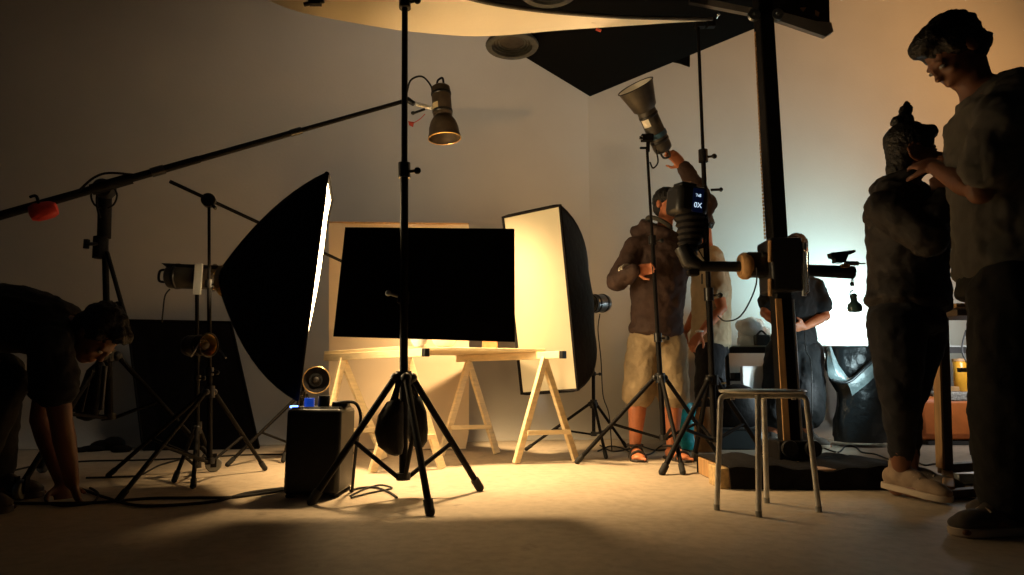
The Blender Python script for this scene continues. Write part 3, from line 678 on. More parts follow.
# base
m = MB(); m.box((cxp.x, 3.44, .14), (.17, .17, .10)); m.build('foot_bracket', 'black_metal', cs, bevel=.008)
for sx in (-1, 1): 
    m = MB(); m.lathe([(.015, -.012), (.04, -.012), (.044, 0), (.04, .012), (.015, .012)], (cxp.x + sx * .06 + .02, 3.33, .155), V((0, 1, 0)), 20); m.build('wheel', 'black_plastic', cs)
bx0 = G(733, 491); bx1 = G(900, 487)
m = MB(); N = 26; rowsb = []
m.box(((bx0.x + bx1.x) / 2, 3.31, .046), (bx1.x - bx0.x, .5, .088)); plab(m.build('base', 'mid_wood', cs, bevel=.004), 'particle board base')
m = MB(); m.box((bx0.x - .022, 3.145, .047), (.044, .17, .093)); plab(m.build('base_end', 'ply_end', cs, bevel=.004), 'bare chipboard end of the base')
rows = []
for i in range(27):
    s = i / 26; x = bx0.x - .002 + (bx1.x - bx0.x + .01) * s; zt_ = .101 + .014 * math.sin(s * 9) * math.sin(s * 3.1) + .006 * math.sin(s * 31)
    rows.append([V((x, 3.04 - .003 + .004 * math.sin(s * 40), .004)), V((x, 3.042 + .006 * math.sin(s * 23), .05)), V((x, 3.05, zt_ - .006)), V((x, 3.075, zt_)), V((x, 3.25, zt_ + .008 * math.sin(s * 14))), V((x, 3.5, zt_)), V((x, 3.575, zt_ - .004)), V((x, 3.58, .006))])
m = MB(); m.sheet(rows, .006); plab(m.build('cover_cloth', 'black_fabric', cs), 'black cloth draped over the base')

# camera on left arm end
cam = thing('studio_camera', 'black studio camera with lit blue display on the left end of the stand arm', 'camera', P(690, 262, 3.44))
Rc = rot_to(V((.10, -.10, 1)), V((1, .30, -.1)))
q = P(687, 202, 3.44)
m = MB(); m.box(q, (.19, .16, .165), Rc); m.build('body', 'black_plastic', cam, bevel=.03)
m = MB(); m.box(q + Rc @ V((-.02, .0, .085)), (.10, .10, .03), Rc); m.build('viewfinder', 'black_plastic', cam, bevel=.012)
fr = Rc @ V((0, 1, 0)); fr = fr if fr.y < 0 else -fr
rx_ = Rc @ V((1, 0, 0)); ux_ = Rc @ V((0, 0, 1))
m = MB(); m.box(q + rx_ * .018 + fr * .081 + ux_ * .0, (.066, .006, .13), Rc); scr = m.build('display', 'lcd', cam, bevel=.002)
def text_mesh(txt, size, pos, right, up, material, name, parent, ext=.0008):
    cu = bpy.data.curves.new(name, 'FONT'); cu.body = txt; cu.size = size; cu.align_x = 'CENTER'; cu.align_y = 'CENTER'; cu.extrude = ext
    tmp = bpy.data.objects.new('tmp', cu); C.objects.link(tmp); bpy.context.view_layer.update()
    me = bpy.data.meshes.new_from_object(tmp.evaluated_get(bpy.context.evaluated_depsgraph_get())); bpy.data.objects.remove(tmp)
    n = right.cross(up).normalized(); Mx = Matrix((right.normalized(), up.normalized(), n)).transposed().to_4x4(); Mx.translation = pos
    me.transform(Mx); me.transform(Matrix.Translation(-wloc(parent)))
    me.materials.clear(); me.materials.append(M[material]); o = bpy.data.objects.new(name, me); C.objects.link(o); o.parent = parent; return o
rgt = rx_ if rx_.x > 0 else -rx_; upp = ux_
text_mesh('0X', .040, q + rx_ * .018 + fr * .0855 - upp * .028, rgt, upp, 'lcd_text', 'display_text', scr)
text_mesh("'/v8", .024, q + rx_ * .016 + fr * .0855 + upp * .026, rgt, upp, 'lcd_text', 'display_text', scr)
# bellows hood below the body
bl = MB(); st = []
p0 = P(690, 216, 3.44); p1 = P(688, 258, 3.44)
for k in range(15):
    s = k / 14; w_ = .088 - .040 * s + (.007 if k % 2 else -.003); st.append((p0 + (p1 - p0) * s + V((.01 * math.sin(s * 4), 0, 0)), V((1, .2, 0)).normalized(), V((-.2, 1, 0)).normalized(), w_, w_ * .85))
bl.loft(st, 12); bl.build('bellows', 'black_nylon', cam)
m = MB(); m.tube([P(682, 247, 3.43), P(690, 262, 3.42), P(700, 267, 3.42)], [.045, .05, .034], 14); m.build('mount', 'black_plastic', cam)
m = MB(); m.box(P(693, 273, 3.41), (.06, .05, .03)); m.build('plate', 'black_metal', cam, bevel=.005)
for pts in ([(703, 212, 3.42), (706, 225, 3.41), (706, 245, 3.41), (707, 262, 3.42)], [(697, 248, 3.40), (702, 246, 3.40), (706, 243, 3.41)]):
    sp_ = smooth_pts([P(*a) for a in pts], 4)
    for k in range(0): pass
    m = MB(); m.tube(sp_, .016 if len(pts) > 3 else .012, 8); m.build('strap', 'black_fabric', cam)
m = MB(); m.tube(smooth_pts([P(697, 247, 3.40), P(702, 256, 3.40), P(706, 262, 3.41)], 3), .003); m.build('cord', 'rubber', cam)
m = MB(); m.tube([P(702, 274, 3.40), P(702, 284, 3.40)], .004); m.build('cord', 'rubber', cam)
m = MB(); m.tube(smooth_pts([P(757, 268, 3.33), P(756, 285, 3.33), P(748, 305, 3.33), P(738, 318, 3.35), P(725, 321, 3.4), P(718, 316, 3.5)]), .004)
tag(m.build('sync_cable', 'rubber'), 'thin sagging cable from the camera stand hand wheel to the tall stand', 'cable')
# hanging weight
hw = thing('hanging_weight', 'pear shaped teal weight hanging by a cord below the arm of the camera stand', 'weight', P(855, 313, 3.42))
m = MB(); q = P(855, 312, 3.42); m.lathe([(.02, 0), (.034, .004), (.037, .02), (.034, .04), (.018, .055), (.014, .075), (.017, .09), (.010, .10)], q, V((0, 0, 1)), 20); m.build('bulb', 'teal_glass', hw)
m = MB(); m.tube(smooth_pts([P(851, 300, 3.42), P(850, 293, 3.42), P(853, 290, 3.42)]), .003); m.build('loop', 'black_metal', hw)
m = MB(); m.tube([P(854.5, 293, 3.42), P(853, 274, 3.42)], .0015); m.build('cord', 'rubber', hw)

# ---------------------------------------------------------------- stool
stl = thing('stool', 'grey tubular metal stool in front of the camera stand base', 'stool', G(766, 508))
fpts = [G(717, 510), G(759, 517), G(819, 512), G(767, 503)]
zs = .445
tops = [P(721, 399, 2.56), P(758, 397, 2.46), P(806, 400, 2.53), P(764, 398, 2.66)]
cen = sum(tops, V((0, 0, 0))) / 4; cen.z = zs
for f, tp in zip(fpts, tops):
    tp = V((tp.x, tp.y, zs - .006)); d = (cen - tp); d.z = 0; d.normalize()
    m = MB(); m.tube([f + V((0, 0, .012))] + smooth_pts([f + (tp - f) * .9 , f + (tp - f) * .96 + V((0, 0, .002)), tp + d * .012 + V((0, 0, -.002)), tp + d * .045], 3) + [cen + V((0, 0, -.006))], .0105, 10); lg = m.build('leg', 'stool_metal', stl)
    m = MB(); m.tube([f + V((0, 0, .001)), f + V((0, 0, .022))], .012); m.build('foot_cap', 'grey_metal', lg)
m = MB(); m.lathe([(.10, .0), (.155, .002), (.162, .008), (.160, .014), (.10, .017)], cen + V((0, 0, .003)), V((0, 0, 1)), 36); m.build('seat', 'stool_metal', stl)
for tp in (tops[0], tops[2]):
    m = MB(); qq = cen + (V((tp.x, tp.y, zs)) - cen) * .72; m.tube([qq + V((0, 0, -.022)), qq], .009); m.build('bolt', 'stool_metal', stl)

# ---------------------------------------------------------------- back-right clutter
DT = 5.2
tb = thing('work_table', 'long table with dark edge along the lit right wall', 'table', V((2.4, 5.35, 0)))
xa, xb = P(722, 347, DT).x, P(1030, 347, DT).x; zt_ = P(850, 347, DT).z
m = MB(); m.box(((xa + xb) / 2, DT + .22, zt_), (xb - xa, .44, .025)); m.build('top', 'table_top', tb, bevel=.003)
m = MB(); m.box(((xa + xb) / 2, DT - .004, zt_ - .025), (xb - xa, .012, .05)); m.build('edge', 'table_dark', tb)
for x in (xa + .05, (xa + xb) / 2, xb - .05):
    for y in (DT + .04, DT + .4):
        m = MB(); m.tube([(x, y, .0), (x, y, zt_ - .012)], .016); m.build('leg', 'table_dark', tb)
m = MB(); m.box((P(752, 380, DT).x + .03, DT + .22, P(750, 380, DT).z), (.62, .4, .016)); m.build('shelf', 'table_dark', tb)
# clutter on/under table
def lump(name, px0, px1, py0, py1, D, material, label, cat, seed, n=9, depth=.6, group=None, base=None):
    rnd = random.Random(seed); a = P(px0, py1, D); b = P(px1, py0, D); w = b.x - a.x; h = b.z - a.z
    m = MB()
    m.ball((a.x + w / 2, D, a.z + h * .45), (w * .48, w * depth * .5, h * .45), None, 16)
    for k in range(n):
        x = a.x + w * (.15 + .7 * rnd.random()); z = a.z + h * (.2 + .6 * rnd.random()) ; r = h * (.16 + .16 * rnd.random())
        m.ball((x, D + (rnd.random() - .5) * w * depth * .6, z), (r * 1.2, r, r), rot_to(V((rnd.random() - .5, rnd.random() - .5, 1))), 10)
    if base is not None:
        for v in m.bm.verts: v.co.z = max(v.co.z, base + .001)
    return tag(m.build(name, material), label, cat, group)
lump('plastic_wrap', 738, 766, 317, 349, DT + .2, 'clear_wrap', 'crumpled pale plastic wrap heaped on the work table', 'plastic wrap', 3, 14, base=zt_ + .0125)
pb = thing('equipment_case', 'small dark green case on the table beside the plastic wrap', 'case', P(762, 346, DT + .06))
m = MB(); q = P(762, 341, DT + .06); m.box((q.x, q.y, zt_ + .013 + .045), (.12, .07, .09)); m.build('body', 'slate_box', pb, bevel=.012)
m = MB(); m.tube(smooth_pts([V((q.x - .04, q.y, zt_ + .1)), V((q.x, q.y, zt_ + .135)), V((q.x + .04, q.y, zt_ + .1))]), .008); m.build('handle', 'black_plastic', pb)
bo = thing('bottle', 'small yellow bottle with dark cap on the table beside the woman', 'bottle', P(876, 347, DT + .05)); q = P(875, 345, DT + .05); q.z = zt_ + .0128
m = MB(); m.lathe([(.018, 0), (.02, .004), (.02, .045), (.009, .055)], q, V((0, 0, 1)), 16); m.build('body', 'yellow_plastic', bo)
m = MB(); m.lathe([(.011, .055), (.011, .08), (.009, .083)], q, V((0, 0, 1)), 16); m.build('cap', 'black_plastic', bo)
zsh = P(750, 380, DT).z + .008
for i, (px, w_, h_, mt, lb) in enumerate(((738, .09, .05, 'slate_box', 'flat dark box on the shelf under the table, left end'), (748, .07, .035, 'brown_paper', 'little brown packet on the shelf under the table'))):
    q = P(px, 372, DT + .1); m = MB(); m.box((q.x, DT + .1, zsh + h_ / 2 + .001), (w_, .12, h_)); tag(m.build('carton', mt, bevel=.003), lb, 'box', 'boxes on the low shelf')
wb = MB(); a = P(741, 366, 4.98); b = P(763, 366, 4.98); wb.prism([V((a.x, 4.98, .004)), V((b.x, 4.98, .004)), V((b.x, 4.98, a.z)), V((a.x + .01, 4.98, a.z))], V((0, .05, 0))); tag(wb.build('polystyrene_board', 'white_board', bevel=.004, smooth=False), 'bright white board standing under the table behind the black bag', 'board')
cr = thing('plastic_crate', 'dark crate on the floor carrying the black bag', 'crate', G(733, 447))
q0 = G(716, 447); m = MB(); zcr = P(735, 426, 4.85).z
m.box((P(735, 440, 4.85).x, 4.87, zcr / 2), (.29, .26, zcr - .004)); m.build('body', 'slate_box', cr, bevel=.008)
m = MB(); m.box((P(735, 440, 4.85).x, 4.87, zcr - .01), (.305, .275, .018)); m.build('rim', 'table_dark', cr, bevel=.004)
bg = thing('backpack', 'plump black backpack on the dark crate behind the stool', 'bag', P(735, 425, 4.82))
xq = P(735, 405, 4.82)
m = MB(); m.loft([(P(x, y, 4.82), V((1, 0, 0)), V((0, 1, 0)), w_, w_ * .55) for x, y, w_ in ((734, 426.5, .14), (734, 424, .168), (735, 412, .178), (736, 402, .168), (737, 393, .14), (737, 387, .095), (737, 384, .03))], 24); m.build('body', 'black_nylon', bg)
m = MB(); m.tube(smooth_pts([P(716, 390, 4.74), P(720, 378, 4.74), P(724, 388, 4.73), P(722, 400, 4.72)]), .009); m.build('strap', 'black_fabric', bg)
m = MB(); m.tube([P(716, 384, 4.73), P(726, 383, 4.73)], .007); m.build('buckle', 'gold', bg)
bp_ = thing('paper_bag', 'brown paper bag slumped beside the black backpack', 'bag', G(707, 452)); q = G(706, 455)
rndp = random.Random(5); st = []
for z_, w_, d_ in ((.004, .085, .06), (.1, .10, .07), (.2, .10, .06), (.27, .085, .045), (.31, .06, .02)): st.append((V((P(707, 430, 4.62).x + .01 * rndp.random(), 4.62, z_)), V((1, 0, 0)), V((0, 1, 0)), w_, d_))
m = MB(); m.loft(st, 8); m.build('body', 'brown_paper', bp_)
m = MB(); q = P(707, 404, 4.58); m.tube(smooth_pts([q + V((-.03, 0, -.01)), q + V((-.025, 0, .04)), q + V((.02, 0, .04)), q + V((.03, 0, -.01))]), .005); m.build('handle', 'brown_paper', bp_)
cy = MB(); rndc = random.Random(11); st = []
for k in range(9):
    s = k / 8; st.append((V((P(686, 420, 4.78).x + .018 * math.sin(k * 2.1), 4.78, .004 + .33 * s)), V((1, .2, 0)).normalized(), V((-.2, 1, 0)).normalized(), (.10 + .012 * math.sin(k * 1.7)) * (1 - .25 * s), .07 * (1 - .5 * s)))
cy.loft(st, 10); tag(cy.build('plastic_bag', 'cyan_bag'), 'crumpled cyan plastic bag on the floor behind the man in shorts', 'bag')

# black bin bag
gb = thing('bin_bag', 'large black bin bag with shiny folded rim beside the work table', 'bag', G(858, 445))
def bagP(px, py, D): return P(px, py, D)
st = []
for (xl, xr, y) in ((838, 888, 441.5), (836, 890, 436), (836, 892, 420), (839, 894, 405), (838, 896, 392), (832, 897, 380), (828, 896, 366), (828, 895, 352), (829, 894, 347)):
    c = P((xl + xr) / 2, y, 5.0); st.append((c, V((1, 0, 0)), V((0, 1, 0)), (xr - xl) / 2 / F * 5.05, .13))
m = MB(); rings = []
rg = random.Random(4)
for i, (c, u, v, rx, ry) in enumerate(st):
    ring = []
    for k in range(32):
        a = 2 * math.pi * k / 32; f = 1 + .05 * math.sin(a * 7 + i) + .03 * math.sin(a * 13 + i * 2.3)
        ring.append(m.bm.verts.new(c + u * rx * f * math.cos(a) + v * ry * f * math.sin(a)))
    rings.append(ring)
m.skin(rings); m.build('sack', 'bag_plastic', gb)
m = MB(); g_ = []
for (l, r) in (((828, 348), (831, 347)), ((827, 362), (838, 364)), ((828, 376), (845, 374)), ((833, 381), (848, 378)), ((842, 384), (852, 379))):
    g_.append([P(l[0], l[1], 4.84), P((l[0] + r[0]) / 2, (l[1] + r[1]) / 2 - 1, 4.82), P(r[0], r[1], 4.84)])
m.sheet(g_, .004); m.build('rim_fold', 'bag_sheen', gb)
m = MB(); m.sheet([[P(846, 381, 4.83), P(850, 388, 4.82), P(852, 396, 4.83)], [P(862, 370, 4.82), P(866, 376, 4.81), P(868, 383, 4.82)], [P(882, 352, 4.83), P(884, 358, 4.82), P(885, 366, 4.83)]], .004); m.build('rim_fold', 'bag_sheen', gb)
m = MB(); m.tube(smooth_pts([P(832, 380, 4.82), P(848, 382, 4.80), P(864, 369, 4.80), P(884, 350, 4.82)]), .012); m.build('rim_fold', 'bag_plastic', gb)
bn = MB(); q = P(913, 442, 5.0); bn.lathe([(.055, 0.003), (.06, .01), (.062, .30), (.058, .305), (.054, .30), (.05, .02)], V((q.x, 5.0, 0)), V((0, 0, 1)), 24); tag(bn.build('waste_bin', 'bin_grey'), 'slim grey bin on the floor behind the ankle of the woman', 'bin')

# orange armchair
ac = thing('ottoman', 'orange vinyl bench with grey woven top behind the man in the grey shirt', 'bench', G(962, 444))
xl, xr = P(919, 420, 5.05).x, P(1040, 420, 5.05).x; z0 = .03; z1 = P(950, 398, 5.05).z; z2 = P(950, 391, 5.05).z
m = MB(); m.loft([(V(((xl + xr) / 2, 5.2, z)), V((1, 0, 0)), V((0, 1, 0)), 1, 1) for z in (0,)] * 2, 4) if False else None
m.box(((xl + xr) / 2, 5.22, (z0 + z1) / 2 + .01), (xr - xl, .34, z1 - z0)); m.build('body', 'orange_vinyl', ac, bevel=.05)
m = MB(); m.box(((xl + xr) / 2 + .08, 5.2, z1 + .01), (xr - xl - .2, .30, .075)); m.build('top_pad', 'grey_weave', ac, bevel=.015)
m = MB(); m.box(((xl + xr) / 2 + .02, 5.22, .018), (xr - xl - .1, .3, .03)); m.build('plinth', 'table_dark', ac)
zpad = z1 + .0475 + .001
am = thing('jar', 'tall amber jar standing on the orange bench', 'jar', V((P(961, 380, 5.15).x, 5.15, zpad)))
q = am.location.copy(); hj = P(961, 359, 5.15).z - zpad
m = MB(); m.lathe([(.045, 0), (.05, .006), (.05, hj - .03), (.045, hj - .02)], q, V((0, 0, 1)), 20); m.build('body', 'amber', am)
m = MB(); m.lathe([(.052, hj - .02), (.052, hj), (.045, hj + .003)], q, V((0, 0, 1)), 20); m.build('lid', 'mid_wood', am)
am2 = thing('jar', 'shorter bright yellow jar on the orange bench, right of the amber one', 'jar', V((P(974, 380, 5.12).x, 5.12, zpad)))
q = am2.location.copy(); m = MB(); m.lathe([(.05, 0), (.055, .006), (.055, .15), (.05, .16)], q, V((0, 0, 1)), 20); m.build('body', 'yellow_plastic', am2)
m = MB(); m.lathe([(.056, .16), (.056, .185), (.05, .19)], q, V((0, 0, 1)), 20); m.build('lid', 'black_plastic', am2)
m = MB(); q = P(949, 388, 5.14); m.box((q.x, 5.14, zpad + .02), (.10, .1, .04)); tag(m.build('wooden_block', 'mid_wood', bevel=.004), 'flat wooden block on the orange bench beside the amber jar', 'block')

# wooden trolley stand at right
ws = thing('wooden_stand', 'tall dark wooden stand between the woman and the man in grey', 'stand', G(946, 488))
D0 = 3.06
m = MB(); m.bar(P(941, 318, D0), P(945.5, 474, D0), .045, .05, V((1, 0, 0))); m.build('leg', 'dark_wood', ws, bevel=.004)
m = MB(); m.bar(P(936.5, 340, D0 - .01), P(940.5, 468, D0 - .01), .012, .05, V((1, 0, 0))); plab(m.build('lit_edge', 'mid_wood', ws, bevel=.002), 'lighter strip painting the lit edge of the leg')  # lighter wood colour imitates orange light on the left face of the leg
m = MB(); m.box(P(975, 308.5, D0 + .05), (.36, .26, .022)); m.build('top', 'mid_wood', ws, bevel=.003)
m = MB(); m.box(P(975, 315, D0 + .05), (.34, .24, .03)); m.build('apron', 'dark_wood', ws, bevel=.003)
m = MB(); q = G(946, 478); m.bar(P(946, 468, D0), P(1014, 464, D0 + .12), .04, .05, V((0, 0, 1))); m.build('rail', 'dark_wood', ws, bevel=.004)
m = MB(); m.bar(P(945, 494, 2.82), P(1016, 489, 2.86), .035, .05, V((0, 0, 1))); m.build('rail', 'dark_wood', ws, bevel=.004)
m = MB(); m.bar(P(947, 474, D0), P(949, 492, 2.84), .045, .05, V((1, 0, 0))); plab(m.build('foot', 'mid_wood', ws, bevel=.006), 'pale worn wooden foot')
m = MB(); m.tube([P(949, 497, 2.82), V((P(949, 505, 2.76).x, 2.80, .003))], .012); m.build('peg', 'black_metal', ws)
m = MB(); m.bar(P(1012, 318, D0 + .1), P(1014, 466, D0 + .12), .045, .045, V((1, 0, 0))); m.build('leg', 'dark_wood', ws, bevel=.004)
m = MB(); q = G(972, 484); m.box((q.x, q.y, .03), (.19, .10, .05)); tag(m.build('metal_tray', 'grey_metal', bevel=.006), 'shallow grey metal tray on the floor between the rails of the wooden stand', 'tray')

# ---------------------------------------------------------------- cables on the floor
def cable(pts, r, label, name='floor_cable', group='cables on the floor'):
    q = []
    for p in pts: g_ = G(p[0], p[1]); g_.z = r + (p[2] if len(p) > 2 else 0) + .001; q.append(g_)
    m = MB(); m.tube(smooth_pts(q, 6), r, 8); return tag(m.build(name, 'rubber'), label, 'cable', group)
cable([(297, 490), (262, 495), (230, 499), (190, 499.5), (150, 500), (100, 504), (60, 505), (20, 505), (-10, 506)], .006, 'black cable running left from the power pack along the floor, nearer line')
cable([(298, 488), (250, 494), (215, 503), (170, 507), (135, 507), (105, 499), (88, 493), (80, 490)], .006, 'black cable bowing from the power pack towards the kneeling hand')
cable([(80, 496), (60, 489), (48, 494), (46, 503), (60, 507), (80, 506), (94, 503), (98, 495), (90, 489)], .005, 'loop of black cable around the hand of the crouching person')
cable([(0, 475), (40, 466), (90, 462), (140, 461), (190, 459), (240, 456), (282, 455)], .005, 'black cable along the foot of the left wall')
cable([(86, 479), (120, 478), (140, 476), (160, 466), (182, 460)], .005, 'black cable curving behind the left tripod leg')
cable([(350, 492), (362, 489), (376, 489), (388, 493), (397, 499)], .005, 'short black cable end curling right of the power pack')
cable([(350, 497), (365, 490), (380, 486), (392, 489), (380, 492), (366, 495), (351, 499)], .004, 'thin looped black cable right of the power pack')
for i, pl in enumerate(([(600, 446), (612, 452), (628, 450), (640, 447), (655, 451), (668, 450), (684, 447), (700, 449)], [(598, 452), (610, 447), (622, 449), (635, 455), (650, 455), (664, 446), (690, 452)])):
    cable(pl, .005, ('black cable snaking behind the sandals of the man in shorts, upper line', 'black cable tangled behind the sandals of the man in shorts, lower loops')[i])
cable([(822, 448), (838, 453), (846, 447), (856, 448), (862, 453), (875, 455), (888, 460)], .005, 'wavy black cable between the bin bag and the ankle of the woman')
cable([(912, 460), (924, 466), (936, 465), (950, 469), (970, 472), (990, 476), (1006, 474)], .005, 'black cable lying between the shoes and the wooden stand')
m = MB(); m.tube(smooth_pts([P(966, 330, 4.9), P(962, 350, 4.9), P(970, 370, 4.6), P(976, 395, 4.5), P(976, 420, 4.5), P(970, 440, 4.5), G(971, 455)]), .006); m.box(P(966, 370, 4.6), (.10, .04, .03)); tag(m.build('hanging_cable', 'rubber'), 'black cable with a plug hanging in front of the orange bench', 'cable')
m = MB(); m.tube(smooth_pts([P(805, 330, 4.7), P(806, 350, 4.7), P(811, 362, 4.7), P(812, 400, 4.7), P(813, 430, 4.75), G(820, 457)]), .004); tag(m.build('hanging_cable', 'rubber'), 'thin cable hanging before the dark shorts of the man at the back', 'cable')

# ---------------------------------------------------------------- people
def blob(mb, name, material, parent, voxel=.009, it=4, crease=0.0, csize=.06, label=None, dec=0):
    """closed overlapping solids -> one continuous surface"""
    bmesh.ops.recalc_face_normals(mb.bm, faces=mb.bm.faces[:])
    off = wloc(parent)
    for v in mb.bm.verts: v.co -= off
    me = bpy.data.meshes.new('tmp'); mb.bm.to_mesh(me); mb.bm.free()
    o = bpy.data.objects.new('tmp', me); C.objects.link(o)
    r = o.modifiers.new('r', 'REMESH'); r.mode = 'VOXEL'; r.voxel_size = voxel; r.adaptivity = 0
    s = o.modifiers.new('s', 'SMOOTH'); s.factor = .5; s.iterations = it
    if crease:
        tx = bpy.data.textures.new('folds', 'CLOUDS'); tx.noise_scale = csize; tx.noise_depth = 2
        d = o.modifiers.new('d', 'DISPLACE'); d.texture = tx; d.strength = crease; d.mid_level = .5; d.texture_coords = 'LOCAL'
    bpy.context.view_layer.update()
    ev = o.evaluated_get(bpy.context.evaluated_depsgraph_get())
    m2 = bpy.data.meshes.new_from_object(ev); bpy.data.objects.remove(o); bpy.data.meshes.remove(me)
    m2.materials.clear(); m2.materials.append(M[material]); m2.polygons.foreach_set('use_smooth', [True] * len(m2.polygons)); m2.name = name
    ob = bpy.data.objects.new(name, m2); C.objects.link(ob); ob.parent = parent
    if label: ob['label'] = label
    return ob
def limb(mb, pts, rs, n=14):
    pts = [V(p) for p in pts]
    mb.tube(pts, rs, n)
    for p, r in zip(pts, rs): mb.ball(p, r * .995, None, 14)
def sub(a, b, ra, rb, bulge=0.0, at=.35):
    """limb segment with a muscle bulge"""
    return [a, a + (b - a) * at, b], [ra, (ra * (1 - at) + rb * at) + bulge, rb]
def torso(mb, sp, rp, rs, k, g=0.0, lo=0, hi=5, dims=None):
    dims = dims or [(.165, .125), (.145, .11), (.165, .125), (.155, .095), (.058, .06)]
    st = []
    N = len(sp); pts = []; R = []; U = []
    for i in range(lo, min(hi, N)):
        pts.append(V(sp[i])); R.append(dims[i]); t = i / (N - 1); U.append(V(rp) * (1 - t) + V(rs) * t)
    P2 = []; 
    seg = 5
    sm = smooth_pts(pts, seg)
    for j, p in enumerate(sm):
        a = j / seg; i = min(int(a), len(pts) - 2); f = a - i; f = f * f * (3 - 2 * f)
        d = (sm[min(j + 1, len(sm) - 1)] - sm[max(j - 1, 0)]).normalized()
        u = U[i] * (1 - f) + U[i + 1] * f; u = (u - d * u.dot(d)).normalized(); v = d.cross(u)
        rx = (R[i][0] * (1 - f) + R[i + 1][0] * f) * k + g; ry = (R[i][1] * (1 - f) + R[i + 1][1] * f) * k + g
        st.append((p, u, v, rx, ry))
    d0 = (sm[0] - sm[1]).normalized(); c, u, v, rx, ry = st[0]
    st = [(c + d0 * .06 * k, u, v, rx * .45, ry * .45), (c + d0 * .035 * k, u, v, rx * .8, ry * .8)] + st
    mb.loft(st, 22)
def head_axes(f, up):
    f = V(f).normalized(); up = V(up); up = (up - f * up.dot(f)).normalized(); r = f.cross(up)
    return Matrix((r, f, up)).transposed()
def head(mb, c, H, k):
    B = lambda p, r, R=None: mb.ball(c + H @ (V(p) * k), tuple(x * k for x in r), H if R is None else H @ R, 18)
    B((0, -.012, .030), (.074, .094, .088)); B((0, .028, -.035), (.060, .066, .078)); B((0, .060, -.088), (.030, .028, .024)); B((0, .03, -.075), (.050, .052, .035))
    B((0, .077, .012), (.050, .015, .014)); B((0, .098, -.030), (.015, .018, .012)); B((0, .088, -.010), (.011, .017, .032)); B((0, .103, -.028), (.009, .010, .010))
    B((0, .088, -.060), (.022, .010, .006)); B((0, .087, -.070), (.019, .010, .007))
    for s in (-1, 1):
        B((s * .077, -.008, -.005), (.010, .020, .031)); B((s * .038, .066, -.030), (.020, .018, .016))
def eyes(parent, c, H, k):
    for s in (-1, 1):
        m = MB(); m.ball(c + H @ (V((s * .031, .0835, -.003)) * k), (.013 * k, .008 * k, .007 * k), H, 10); m.build('eye', 'eye_white', parent)
def hand(mb, w, d, n, side=1, curl=.5, k=1.0, spread=.12):
    """w wrist, d pointing direction, n palm normal; thumb on side*(d x n)"""
    d = V(d).normalized(); n = V(n); n = (n - d * n.dot(d)).normalized(); s = d.cross(n) * side
    Rm = Matrix((s, d, n)).transposed()
    mb.ball(w + d * .048 * k, (.040 * k, .054 * k, .016 * k), Rm, 14); mb.ball(w + d * .012 * k, (.028 * k, .03 * k, .020 * k), Rm, 12)
    for i, (o, L) in enumerate(((.029, .072), (.010, .080), (-.010, .075), (-.028, .058))):
        b = w + d * (.088 - .004 * abs(i - 1)) * k + s * o * k; dr = (d + s * o * 4 * spread).normalized()
        c1 = curl * .8; q1 = b + (dr * math.cos(c1) + n * math.sin(c1)) * L * .42 * k
        c2 = c1 + curl * 1.1; q2 = q1 + (dr * math.cos(c2) + n * math.sin(c2)) * L * .32 * k
        c3 = c2 + curl * .8; q3 = q2 + (dr * math.cos(c3) + n * math.sin(c3)) * L * .26 * k
        limb(mb, [b - d * .02 * k, b, q1, q2, q3], [.0095 * k, .0095 * k, .0085 * k, .0078 * k, .0068 * k], 10)
    t0 = w + d * .025 * k + s * .028 * k; t1 = t0 + (d * .55 + s * .75 + n * .35).normalized() * .042 * k; t2 = t1 + (d * .85 + s * .3 + n * .5).normalized() * .034 * k
    limb(mb, [t0 - s * .01 * k, t0, t1, t2], [.013 * k, .013 * k, .0105 * k, .0085 * k], 10)
def foot(mb, a, d, k):
    """bare foot: a = ankle, d = horizontal toe direction"""
    d = V((d[0], d[1], 0)).normalized(); s = V((-d.y, d.x, 0)); z = V((0, 0, 1)); g = V((a.x, a.y, 0))
    Rm = Matrix((s, d, z)).transposed()
    mb.ball(g - d * .03 * k + z * .035, (.032 * k, .042 * k, .034), Rm); mb.ball(g + d * .06 * k + z * .04, (.036 * k, .085 * k, .036), Rm); mb.ball(g + d * .135 * k + z * .026, (.045 * k, .05 * k, .022), Rm)
    for i in range(5):
        o = (-.034 + .017 * i) * k; L = .185 - .010 * (4 - i) if True else 0
        mb.ball(g + d * L * k + s * o + z * .018, (.0095 * k, .022 * k, .012), Rm, 10)
